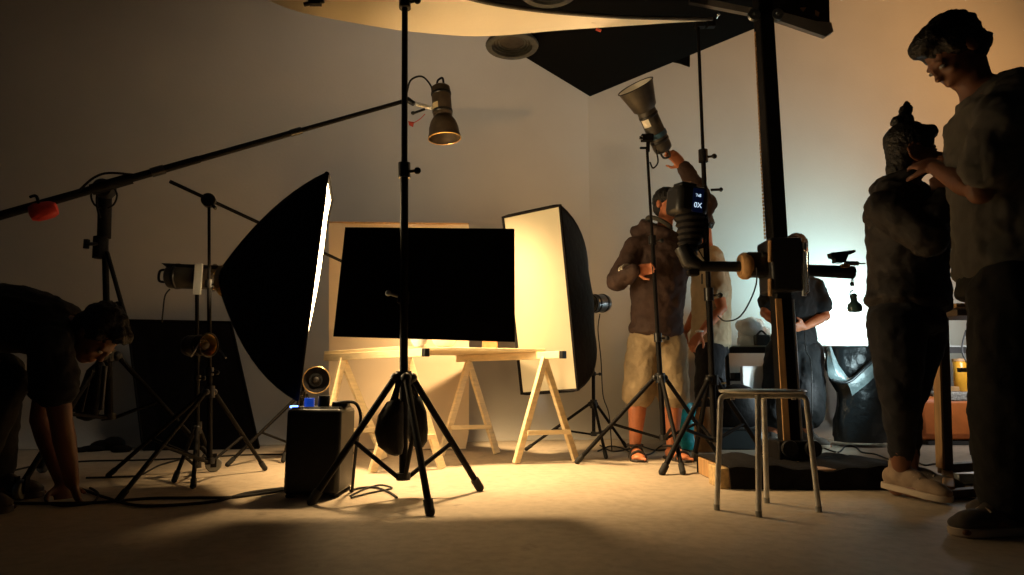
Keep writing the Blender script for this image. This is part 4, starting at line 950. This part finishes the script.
def shoe(parent, a, d, k, top, sole, label=None, pitch=0.0):
    d = V((d[0], d[1], 0)).normalized(); s = V((-d.y, d.x, 0)); z = V((0, 0, 1)); g = V((a.x, a.y, 0))
    if pitch: g = g + z * pitch
    dd = (d - z * (pitch * 3.2)).normalized(); zz = s.cross(dd); zz = zz if zz.z > 0 else -zz
    Rm = Matrix((s, dd, zz)).transposed(); A = lambda x, y, q: g + s * x * k + dd * y * k + zz * q * k
    m = MB()
    m.ball(A(0, -.045, .055), (.036 * k, .045 * k, .045 * k), Rm); m.ball(A(0, .03, .06), (.040 * k, .085 * k, .05 * k), Rm); m.ball(A(0, .12, .045), (.046 * k, .075 * k, .034 * k), Rm); m.ball(A(0, .165, .036), (.043 * k, .045 * k, .026 * k), Rm)
    limb(m, [A(0, -.005, .07), A(0, -.012, .115)], [.046 * k, .045 * k])
    sh = blob(m, 'shoe', top, parent, .007, 3, label=label)
    m = MB(); prof = [(-.088, .018), (-.075, .036), (-.02, .040), (.05, .040), (.12, .049), (.17, .045), (.20, .028), (.208, .008)]
    pts = [A(x, y, .002) for y, x in prof] + [A(-x, y, .002) for y, x in reversed(prof)]
    m.prism(pts, zz * .026 * k); m.build('sole', sole, sh, bevel=.004)
    m = MB()
    for q in (.07, .092, .114, .136): m.tube(smooth_pts([A(-.028, q, .078 - (q - .07) * .25), A(0, q + .004, .094 - (q - .07) * .42), A(.028, q, .078 - (q - .07) * .25)], 3), .0035 * k, 6)
    m.build('laces', sole, sh)
    return sh

def person(label, J, k=1.0, skin='skin', top='black_tee', sleeve='long', bottom='dark_denim', blen='long', hair='hair', loose=.02, ploose=.03, name_top='shirt', name_bottom='trousers', group=None, hem=None, coll=None, dims=None, leg_dims=(.090, .060, .044)):
    """J: joints in world space"""
    base = V((J['pel'].x, J['pel'].y, 0)); t = thing('person', label, 'person', base, group)
    sp = [J['pel'], J['wai'], J['che'], J['shm'], J['nek']]
    H = head_axes(J['hf'], J['hu']); hc = J['head']
    b = MB(); torso(b, sp, J['rp'], J['rs'], k * .95, 0, dims=dims)
    limb(b, [J['nek'] - (hc - J['nek']) * .3, J['nek'], hc - H @ V((0, .02, .05)) * k], [.058 * k, .054 * k, .050 * k])
    head(b, hc, H, k)
    for s in 'RL':
        sh, e, w = J['s' + s], J['e' + s], J['w' + s]
        p1, r1 = sub(sh, e, .052 * k, .040 * k, .004 * k); p2, r2 = sub(e, w, .040 * k, .027 * k, .005 * k, .3)
        limb(b, [J['shm'] + (sh - J['shm']) * .4] + p1 + p2[1:], [.06 * k] + r1 + r2[1:])
        hd = J['h' + s]; hand(b, w, hd[0], hd[1], hd[2], hd[3], k)
        hp, kn, an = J['p' + s], J['k' + s], J['a' + s]
        q1, c1 = sub(hp, kn, .082 * k, .054 * k, .006 * k); q2, c2 = sub(kn, an, .052 * k, .036 * k, .013 * k, .3)
        limb(b, [J['pel'] + (hp - J['pel']) * .5] + q1 + q2[1:], [.08 * k] + c1 + c2[1:])
        foot(b, an, J['f' + s], k)
    body = blob(b, 'body', skin, t, .0065, 3)
    eyes(t, hc, H, k)
    # upper garment
    g = MB(); hemp = hem if hem is not None else .35
    lo = J['pel'] + (J['wai'] - J['pel']) * (1 - hemp) if hemp < 1 else J['pel']
    spt = [lo, J['wai'], J['che'], J['shm'], J['nek'] - (J['nek'] - J['shm']) * .15]
    dm = list(dims or [(.165, .125), (.145, .11), (.165, .125), (.155, .095), (.058, .06)])
    torso(g, spt, J['rp'], J['rs'], k * .95, loose, dims=dm)
    for s in 'RL':
        sh, e, w = J['s' + s], J['e' + s], J['w' + s]
        if sleeve == 'long':
            limb(g, [J['shm'] + (sh - J['shm']) * .4, sh, e, e + (w - e) * .5, w - (w - e).normalized() * .01], [.075 * k + loose * .5, .058 * k + loose * .8, .046 * k + loose, .042 * k + loose * .8, .034 * k + loose * .5])
        else:
            e2 = sh + (e - sh) * (sleeve if isinstance(sleeve, float) else .62)
            limb(g, [J['shm'] + (sh - J['shm']) * .4, sh, e2], [.07 * k + loose * .5, .060 * k + loose * .6, .062 * k + loose * .9])
    if coll: coll(g)
    tp = blob(g, name_top, top, t, .010, 5, .025, .06)
    # lower garment
    g = MB()
    pl = [J['pel'], J['pel'] + (J['wai'] - J['pel']) * .55]
    d = (pl[1] - pl[0]).normalized(); u = (V(J['rp']) - d * V(J['rp']).dot(d)).normalized(); v = d.cross(u)
    pr = dm[0]
    g.loft([(pl[0] - d * .05 * k, u, v, (pr[0] * .6) * k, (pr[1] * .7) * k), (pl[0] - d * .02 * k, u, v, (pr[0] + .005) * k, (pr[1] + .008) * k), (pl[0] + d * .05 * k, u, v, pr[0] * k, pr[1] * k), (pl[1], u, v, pr[0] * .92 * k, pr[1] * .9 * k)], 22)
    for s in 'RL':
        hp, kn, an = J['p' + s], J['k' + s], J['a' + s]; a, b_, c_ = [x * k + ploose for x in leg_dims]
        if blen == 'long': limb(g, [J['pel'] + (hp - J['pel']) * .6, hp, hp + (kn - hp) * .5, kn, kn + (an - kn) * .5, an + V((0, 0, .035))], [a * .9, a, (a * .55 + b_ * .45), b_, (b_ + c_) / 2, c_])
        else: limb(g, [J['pel'] + (hp - J['pel']) * .6, hp, hp + (kn - hp) * .5, kn + (an - kn) * blen], [a * .9, a, a * .97, a * .9 if blen < .2 else b_ * 1.1])
    bt_ = blob(g, name_bottom, bottom, t, .010, 5, .022, .08)
    return t, body, H, hc

def hair_cap(parent, hc, H, k, material='hair', extra=None, disp=.014, cs=.02, low=True, scale=1.0):
    m = MB(); B = lambda p, r: m.ball(hc + H @ (V(p) * k), tuple(x * k * scale for x in r), H, 20)
    B((0, -.022, .046), (.084, .098, .088))
    if low: B((0, -.05, .0), (.076, .062, .075))
    B((0, .052, .088), (.062, .045, .034))
    for s in (-1, 1): B((s * .066, .0, .03), (.018, .045, .045))
    if extra: extra(m, B)
    return blob(m, 'hair', material, parent, .007, 2, disp, cs)

def AN(px, D, z=.085):
    q = G(px, 460); 
    # ankle above the floor at distance D seen at column px
    zc = D * CT + (z - CH) * ST
    return V(((px - CX) / F * zc, D, z))

# --- man in shorts gripping the stand
J = dict(pel=P(656, 340, 4.27), wai=P(657, 312, 4.26), che=P(659, 275, 4.24), shm=P(661, 246, 4.24), nek=P(664, 233, 4.23), head=P(668, 205, 4.23), hf=(.45, -.85, .12), hu=(0.1, 0, 1), rp=(-1, 0, 0), rs=(-1, .05, .02),
    sR=P(635, 248, 4.2), sL=P(686, 243, 4.24), eR=P(617, 281, 4.14), wR=P(635, 270.5, 4.0), eL=P(707, 203, 4.24), wL=P(683, 166, 4.10),
    hR=((1, -.08, .10), (0, -1, 0), 1, .75), hL=(P(668, 149, 4.04) - P(683, 166, 4.10), (-.25, .9, .35), 1, .5),
    pR=P(645, 343, 4.27), pL=P(669, 343, 4.27), kR=P(638, 393, 4.22), kL=P(673, 395, 4.22), aR=AN(635, 4.22), aL=AN(672, 4.2), fR=(-.05, -1), fL=(.25, -1))
def hood(g):
    c = P(657, 229, 4.24)
    ring = [c + V((math.cos(a) * .085, math.sin(a) * .095, .03 * math.cos(a) * -1 + .035 * math.sin(a))) for a in [2 * math.pi * i / 18 for i in range(18)]]
    g.tube(ring, .034, 10, True)
    g.ball(P(640, 232, 4.3), (.07, .07, .05))
m1, mb1, H1, hc1 = person('man in khaki shorts and sandals gripping a tripod stand with one arm raised', J, 1.0, 'skin', 'jacket_brown', 'long', 'khaki', .0, loose=.026, ploose=.028, name_top='jacket', name_bottom='shorts', hem=.75, coll=hood, dims=[(.165, .125), (.155, .115), (.175, .13), (.165, .10), (.058, .06)])
m = MB(); B_ = lambda p, r: m.ball(hc1 + H1 @ V(p), r, H1, 20)
B_((0, -.02, .045), (.086, .102, .09)); B_((0, -.055, -.005), (.074, .06, .065)); blob(m, 'hair', 'hair', m1, .008, 3, .012, .02)
m = MB(); c = P(659, 224, 4.2); m.tube([c + V((math.cos(a) * .075, math.sin(a) * .085, -.04 * math.cos(a))) for a in [2 * math.pi * i / 20 for i in range(20)]], .016, 8, True); plab(m.build('neck_warmer', 'jacket_grey', m1), 'grey neck band')
m = MB()
w_ = J['wR'] + (J['eR'] - J['wR']) * .42
for kx in (.32, .46): 
    q = J['wR'] + (J['eR'] - J['wR']) * kx; dq = (J['eR'] - J['wR']).normalized(); u, v = frame_of(dq)
    m.tube([q + (u * math.cos(a) + v * math.sin(a)) * .064 for a in [1.2 + 1.5 * i / 9 for i in range(10)]], .008, 6)
plab(m.build('cuff_stripe', 'label_white', m1), 'pale stripes on the cuff')
for s, an, fd in (('R', J['aR'], J['fR']), ('L', J['aL'], J['fL'])):
    d = V((fd[0], fd[1], 0)).normalized(); sd = V((-d.y, d.x, 0)); g0 = V((an.x, an.y, 0))
    m = MB(); prof = [(-.08, .02), (-.06, .038), (0, .042), (.1, .05), (.17, .045), (.205, .02)]
    m.prism([g0 + d * y + sd * x + V((0, 0, .001)) for y, x in prof] + [g0 + d * y - sd * x + V((0, 0, .001)) for y, x in reversed(prof)], V((0, 0, .014))); sn = m.build('sandal', 'sandal', m1, bevel=.003)
    m = MB()
    for y, r, h in ((.13, .050, .052), (.06, .044, .082)): m.tube([g0 + d * y + sd * (math.cos(a) * r) + V((0, 0, .008 + h * math.sin(a))) for a in [math.pi * i / 12 for i in range(13)]], .008, 8)
    m.tube([g0 + d * (-.012 + .055 * math.cos(a)) + sd * (.048 * math.sin(a)) + V((0, 0, .085)) for a in [2 * math.pi * i / 18 for i in range(18)]], .008, 8, True)
    m.build('strap', 'sandal', sn)

# --- helper in beige tee behind him
J = dict(pel=P(710, 350, 5.0), wai=P(711, 322, 5.0), che=P(711, 288, 5.0), shm=P(708, 259, 5.0), nek=P(706, 247, 5.0), head=P(700, 224, 4.98), hf=(-.9, .1, -.35), hu=(-.3, 0, 1), rp=(.2, 1, 0), rs=(.15, 1, 0),
    sL=P(711, 266, 4.84), sR=P(706, 264, 5.16), eL=P(722, 308, 4.80), wL=P(700, 334, 4.80), eR=P(700, 305, 5.2), wR=P(686, 330, 5.1),
    hL=((-.6, -.1, -.75), (.3, .6, -.3), 1, .5), hR=((-.6, -.2, -.75), (.3, -.6, -.3), -1, .5),
    pL=P(711, 352, 4.91), pR=P(709, 352, 5.09), kL=P(706, 398, 4.90), kR=P(716, 398, 5.08), aL=AN(707, 4.92), aR=AN(719, 5.1), fL=(-1, -.25), fR=(-1, .1))
m2, mb2, H2, hc2 = person('person in loose beige tee and black trousers behind the man in shorts', J, 1.0, 'skin', 'beige_tee', .55, 'dark_denim', 'long', loose=.03, ploose=.025, name_top='t_shirt', hem=.8, dims=[(.165, .135), (.15, .125), (.16, .13), (.15, .095), (.058, .06)])
hair_cap(m2, hc2, H2, 1.0, 'hair')
shoe(m2, J['aL'], J['fL'], 1.0, 'sneaker_dark', 'sneaker_sole'); shoe(m2, J['aR'], J['fR'], 1.0, 'sneaker_dark', 'sneaker_sole')
m = MB(); q = P(690, 323, 4.72); m.ball(J['wL'] + V((0, 0, .02)), (.036, .036, .012)); m.build('wristband', 'white_paint', m2)

# --- man in black tee at the back
J = dict(pel=P(794, 350, 5.0), wai=P(794, 326, 5.0), che=P(794, 301, 5.0), shm=P(794, 281, 5.0), nek=P(795, 270, 4.99), head=P(796, 250, 4.96), hf=(-.65, -.72, -.22), hu=(0, -.1, 1), rp=(-1, 0, 0), rs=(-1, 0, 0),
    sR=P(774, 287, 4.99), sL=P(815, 287, 4.99), eR=P(765, 313, 4.95), wR=P(781, 326, 4.82), eL=P(825, 316, 4.95), wL=P(804, 327, 4.82),
    hR=((.85, -.35, -.1), (.2, .6, .5), 1, .5), hL=((-.85, -.35, -.1), (-.2, .6, .5), -1, .5),
    pR=P(783, 353, 5.0), pL=P(805, 353, 5.0), kR=P(777, 398, 4.96), kL=P(808, 398, 4.96), aR=AN(772, 5.0), aL=AN(808, 5.0), fR=(-.3, -1), fL=(.25, -1))
m3, mb3, H3, hc3 = person('man in black tee and long dark shorts standing behind the tall camera stand', J, 1.0, 'skin', 'black_tee', .6, 'black_tee', .38, loose=.024, ploose=.04, name_top='t_shirt', name_bottom='shorts', hem=.7, leg_dims=(.095, .075, .05))
hair_cap(m3, hc3, H3, 1.0, 'hair_brown')
shoe(m3, J['aR'], J['fR'], 1.0, 'sneaker_dark', 'sneaker_sole'); shoe(m3, J['aL'], J['fL'], 1.0, 'sneaker_dark', 'sneaker_sole')

# --- woman with hair bun
J = dict(pel=P(906, 322, 2.76), wai=P(908, 278, 2.76), che=P(906, 232, 2.76), shm=P(903, 196, 2.77), nek=P(907, 184, 2.76), head=P(913, 151, 2.74), hf=(.90, -.18, -.10), hu=(.12, 0, 1), rp=(-.62, -.78, 0), rs=(-.6, -.8, 0),
    sR=P(885, 208, 2.64), sL=P(925, 205, 2.89), eR=P(928, 240, 2.50), wR=P(943, 197, 2.55), eL=P(947, 232, 2.78), wL=P(948, 192, 2.70),
    hR=((.0, .25, 1), (.5, .5, 0), -1, .5), hL=((-.1, .1, 1), (-.6, -.2, 0), 1, .5),
    pR=P(896, 328, 2.70), pL=P(919, 328, 2.84), kR=P(900, 400, 2.70), kL=P(905, 402, 2.84), aR=AN(901, 2.86, .10), aL=AN(910, 3.04, .09), fR=(.42, -1), fL=(1, -.75))
def hoodw(g):
    c = P(904, 177, 2.77)
    g.tube([c + V((math.cos(a) * .085, math.sin(a) * .085, .03 * math.cos(a))) for a in [2 * math.pi * i / 18 for i in range(18)]], .030, 10, True)
    g.ball(P(888, 190, 2.80), (.075, .085, .065)); g.ball(P(879, 208, 2.76), (.055, .07, .07)); g.ball(P(873, 216, 2.74), (.04, .06, .05))
m4, mb4, H4, hc4 = person('woman with a hair bun in dark jacket and jeans facing the man in grey', J, .93, 'skin_shade', 'jacket_dark', 'long', 'dark_denim', 'long', loose=.032, ploose=.012, name_top='jacket', name_bottom='jeans', hem=.62, coll=hoodw, dims=[(.185, .155), (.165, .14), (.175, .145), (.155, .10), (.055, .058)], leg_dims=(.112, .066, .030))
def bun(m, B):
    c = P(904, 120, 2.80); m.ball(c, (.043, .038, .036)); m.ball(P(906, 111, 2.80), (.030, .026, .034), rot_to(V((.3, 0, 1)))); m.ball(P(907, 105, 2.80), (.012, .014, .022)); m.ball(P(897, 122, 2.80), (.03, .03, .025)); m.ball(P(903, 129, 2.79), (.03, .03, .03)); B((0, -.055, -.05), (.066, .05, .075)); B((0, -.01, .0), (.079, .055, .07)); B((0, -.07, -.09), (.05, .04, .05))
hair_cap(m4, hc4, H4, .96, 'hair', bun, .012, .02, scale=1.07)
shoe(m4, J['aR'], J['fR'], 1.0, 'sneaker', 'sneaker_sole', 'beige sneaker with raised heel', pitch=.022); shoe(m4, J['aL'], J['fL'], .98, 'sneaker_dark', 'sneaker_sole', 'sneaker in shade')  # far shoe of the pair uses a darker colour as painted shade

# --- man in grey tee at the right edge
J = dict(pel=P(1012, 290, 2.15), wai=P(1010, 235, 2.15), che=P(1005, 165, 2.15), shm=P(992, 108, 2.16), nek=P(975, 86, 2.17), head=P(954, 54, 2.18), hf=(-.74, .10, -.66), hu=(-.6, 0, .8), rp=(-.12, 1, 0), rs=(-.12, 1, 0),
    sL=P(1003, 126, 1.97), sR=P(988, 122, 2.36), eL=P(980, 192, 2.04), wL=P(936, 168, 2.31), eR=P(966, 184, 2.50), wR=P(940, 158, 2.66),
    hL=(P(904, 157, 2.50) - P(936, 168, 2.31), (.1, .8, .3), 1, .28), hR=((-.9, .0, .2), (-.1, -1, .2), -1, .3),
    pL=P(1012, 296, 2.06), pR=P(1014, 296, 2.26), kL=P(1008, 405, 2.05), kR=P(1016, 405, 2.26), aL=AN(1010, 2.19, .09), aR=AN(1030, 2.4, .09), fL=(-1, -.12), fR=(-1, .1))
m5, mb5, H5, hc5 = person('tall man in grey tee at the right edge bending his head over the woman', J, 1.04, 'skin_shade', 'grey_tee', .60, 'black_tee', 'long', loose=.026, ploose=.03, name_top='t_shirt', hem=.72, dims=[(.165, .135), (.15, .135), (.17, .14), (.16, .105), (.058, .06)], leg_dims=(.09, .075, .06))
def mop(m, B):
    B((0, .030, .100), (.07, .055, .035)); B((0, -.075, .05), (.07, .05, .07)); B((0, -.02, .105), (.07, .08, .035)); B((0, -.075, -.02), (.06, .045, .05))
hair_cap(m5, hc5, H5, 1.04, 'hair', mop, .016, .025, scale=1.04)
shoe(m5, J['aL'], J['fL'], 1.05, 'sneaker_dark', 'sneaker_sole'); shoe(m5, J['aR'], J['fR'], 1.05, 'sneaker_dark', 'sneaker_sole')

# --- person bending down at the left edge
J = dict(pel=P(-78, 352, 2.66), wai=P(-38, 325, 2.66), che=P(12, 319, 2.66), shm=P(54, 328, 2.66), nek=P(72, 331, 2.66), head=P(97, 334, 2.66), hf=(.48, .04, -.88), hu=(.88, 0, .48), rp=(0, -1, 0), rs=(0, -1, 0),
    sR=P(50, 345, 2.50), sL=P(56, 342, 2.83), eR=P(61, 420, 2.56), wR=P(72, 482, 2.70), eL=P(40, 420, 2.84), wL=P(62, 482, 2.84),
    hR=((.25, .25, -.9), (.6, .5, .2), -1, .55), hL=((.35, -.2, -.9), (.6, -.5, .2), 1, .55),
    pR=P(-74, 365, 2.56), pL=P(-74, 365, 2.76), kR=P(4, 385, 2.52), kL=P(0, 372, 2.82), aR=AN(-38, 2.54, .09), aL=AN(-6, 2.84, .09), fR=(1, -.1), fL=(1, .05))
m6, mb6, H6, hc6 = person('person in black bending to the floor at the left edge, hand on the cables', J, 1.0, 'skin_shade', 'black_tee', .55, 'black_tee', 'long', loose=.026, ploose=.03, name_top='t_shirt', hem=.8)
hair_cap(m6, hc6, H6, 1.0, 'hair', None, .02, .025)
shoe(m6, J['aR'], J['fR'], 1.0, 'sneaker_dark', 'sneaker_dark'); shoe(m6, J['aL'], J['fL'], 1.0, 'sneaker_dark', 'sneaker_dark')

# ---------------------------------------------------------------- lights
def light(kind, name, loc, energy, col, target=None, **kw):
    l = bpy.data.lights.new(name, kind); l.energy = energy; l.color = col
    for k, v in kw.items(): setattr(l, k, v)
    o = bpy.data.objects.new(name, l); C.objects.link(o); o.location = loc
    if target is not None: o.rotation_euler = (V(target) - V(loc)).to_track_quat('-Z', 'Y').to_euler()
    return o
mouth = bt0 + bdir.normalized() * .38
light('SPOT', 'boom_lamp_light', mouth, 640, (1, .66, .31), mouth + V((.10, .02, -1)), spot_size=math.radians(100), spot_blend=.9, shadow_soft_size=.12)
axA_ = (P(645, 108, 3.88) - tailA); ma = tailA + axA_ + axA_.normalized() * .12
light('SPOT', 'bowl_lamp_light', ma, 14, (1, .66, .34), P(430, 10, 3.0), spot_size=math.radians(95), spot_blend=1.0, shadow_soft_size=.06)
light('SPOT', 'assumed_right_wall_light', (5.2, 3.0, 3.5), 330, (1, .50, .17), (3.3, 5.8, 3.1), spot_size=math.radians(100), spot_blend=1.0, shadow_soft_size=.2)  # warm source assumed from the orange wall, added out of view without a fixture
light('AREA', 'left_wall_fill', (-.3, 3.6, 4.5), 11, (1, .86, .66), (-.7, 5.4, 1.6), size=.8, spread=math.radians(130))  # added unseen wash that lifts the left wall, no fixture behind it
light('AREA', 'assumed_table_light', P(872, 330, 5.40), 17, (.66, .95, 1.0), P(860, 325, 5.8), size=.16)  # cool source assumed from the teal wall glow, added unseen behind the woman
light('AREA', 'cool_floor_fill', (P(905, 400, 4.4).x, 4.4, .62), 4, (.70, .95, 1.0), (1.6, 5.2, .45), size=.25, spread=math.radians(120))  # second cool source, added unseen to light the area under the table
light('SPOT', 'cool_board_fill', (P(905, 400, 4.4).x, 4.4, .5), 60, (.85, .98, 1.0), P(752, 400, 4.98), spot_size=math.radians(34), spot_blend=.5, shadow_soft_size=.03)  # added narrow beam to whiten the white board, no fixture there

light('SPOT', 'cool_wall_fill', P(890, 330, 4.95), 125, (.50, .92, 1.0), P(790, 235, 5.8), spot_size=math.radians(120), spot_blend=1.0, shadow_soft_size=.15)  # added unseen spot that spreads the teal glow over the wall
light('POINT', 'bench_fill', P(988, 345, 4.75), 9, (.95, .97, 1.0), shadow_soft_size=.08)  # added fill hidden behind the man to brighten bench and jars
w = bpy.data.worlds.new('World'); SC.world = w; w.use_nodes = True
w.node_tree.nodes['Background'].inputs[0].default_value = (.9, .95, 1, 1); w.node_tree.nodes['Background'].inputs[1].default_value = .006

cd = bpy.data.cameras.new('Camera'); co = bpy.data.objects.new('Camera', cd); C.objects.link(co)
cd.sensor_width = 36; cd.sensor_fit = 'HORIZONTAL'; cd.lens = F / 1024 * 36; cd.clip_start = .05
co.location = (0, 0, CH); co.rotation_euler = (math.pi / 2 + TH, 0, 0); SC.camera = co
SC.view_settings.view_transform = 'Standard'; SC.view_settings.look = 'None'; SC.view_settings.gamma = 1; SC.view_settings.exposure = 0
SC.view_settings.use_curve_mapping = False
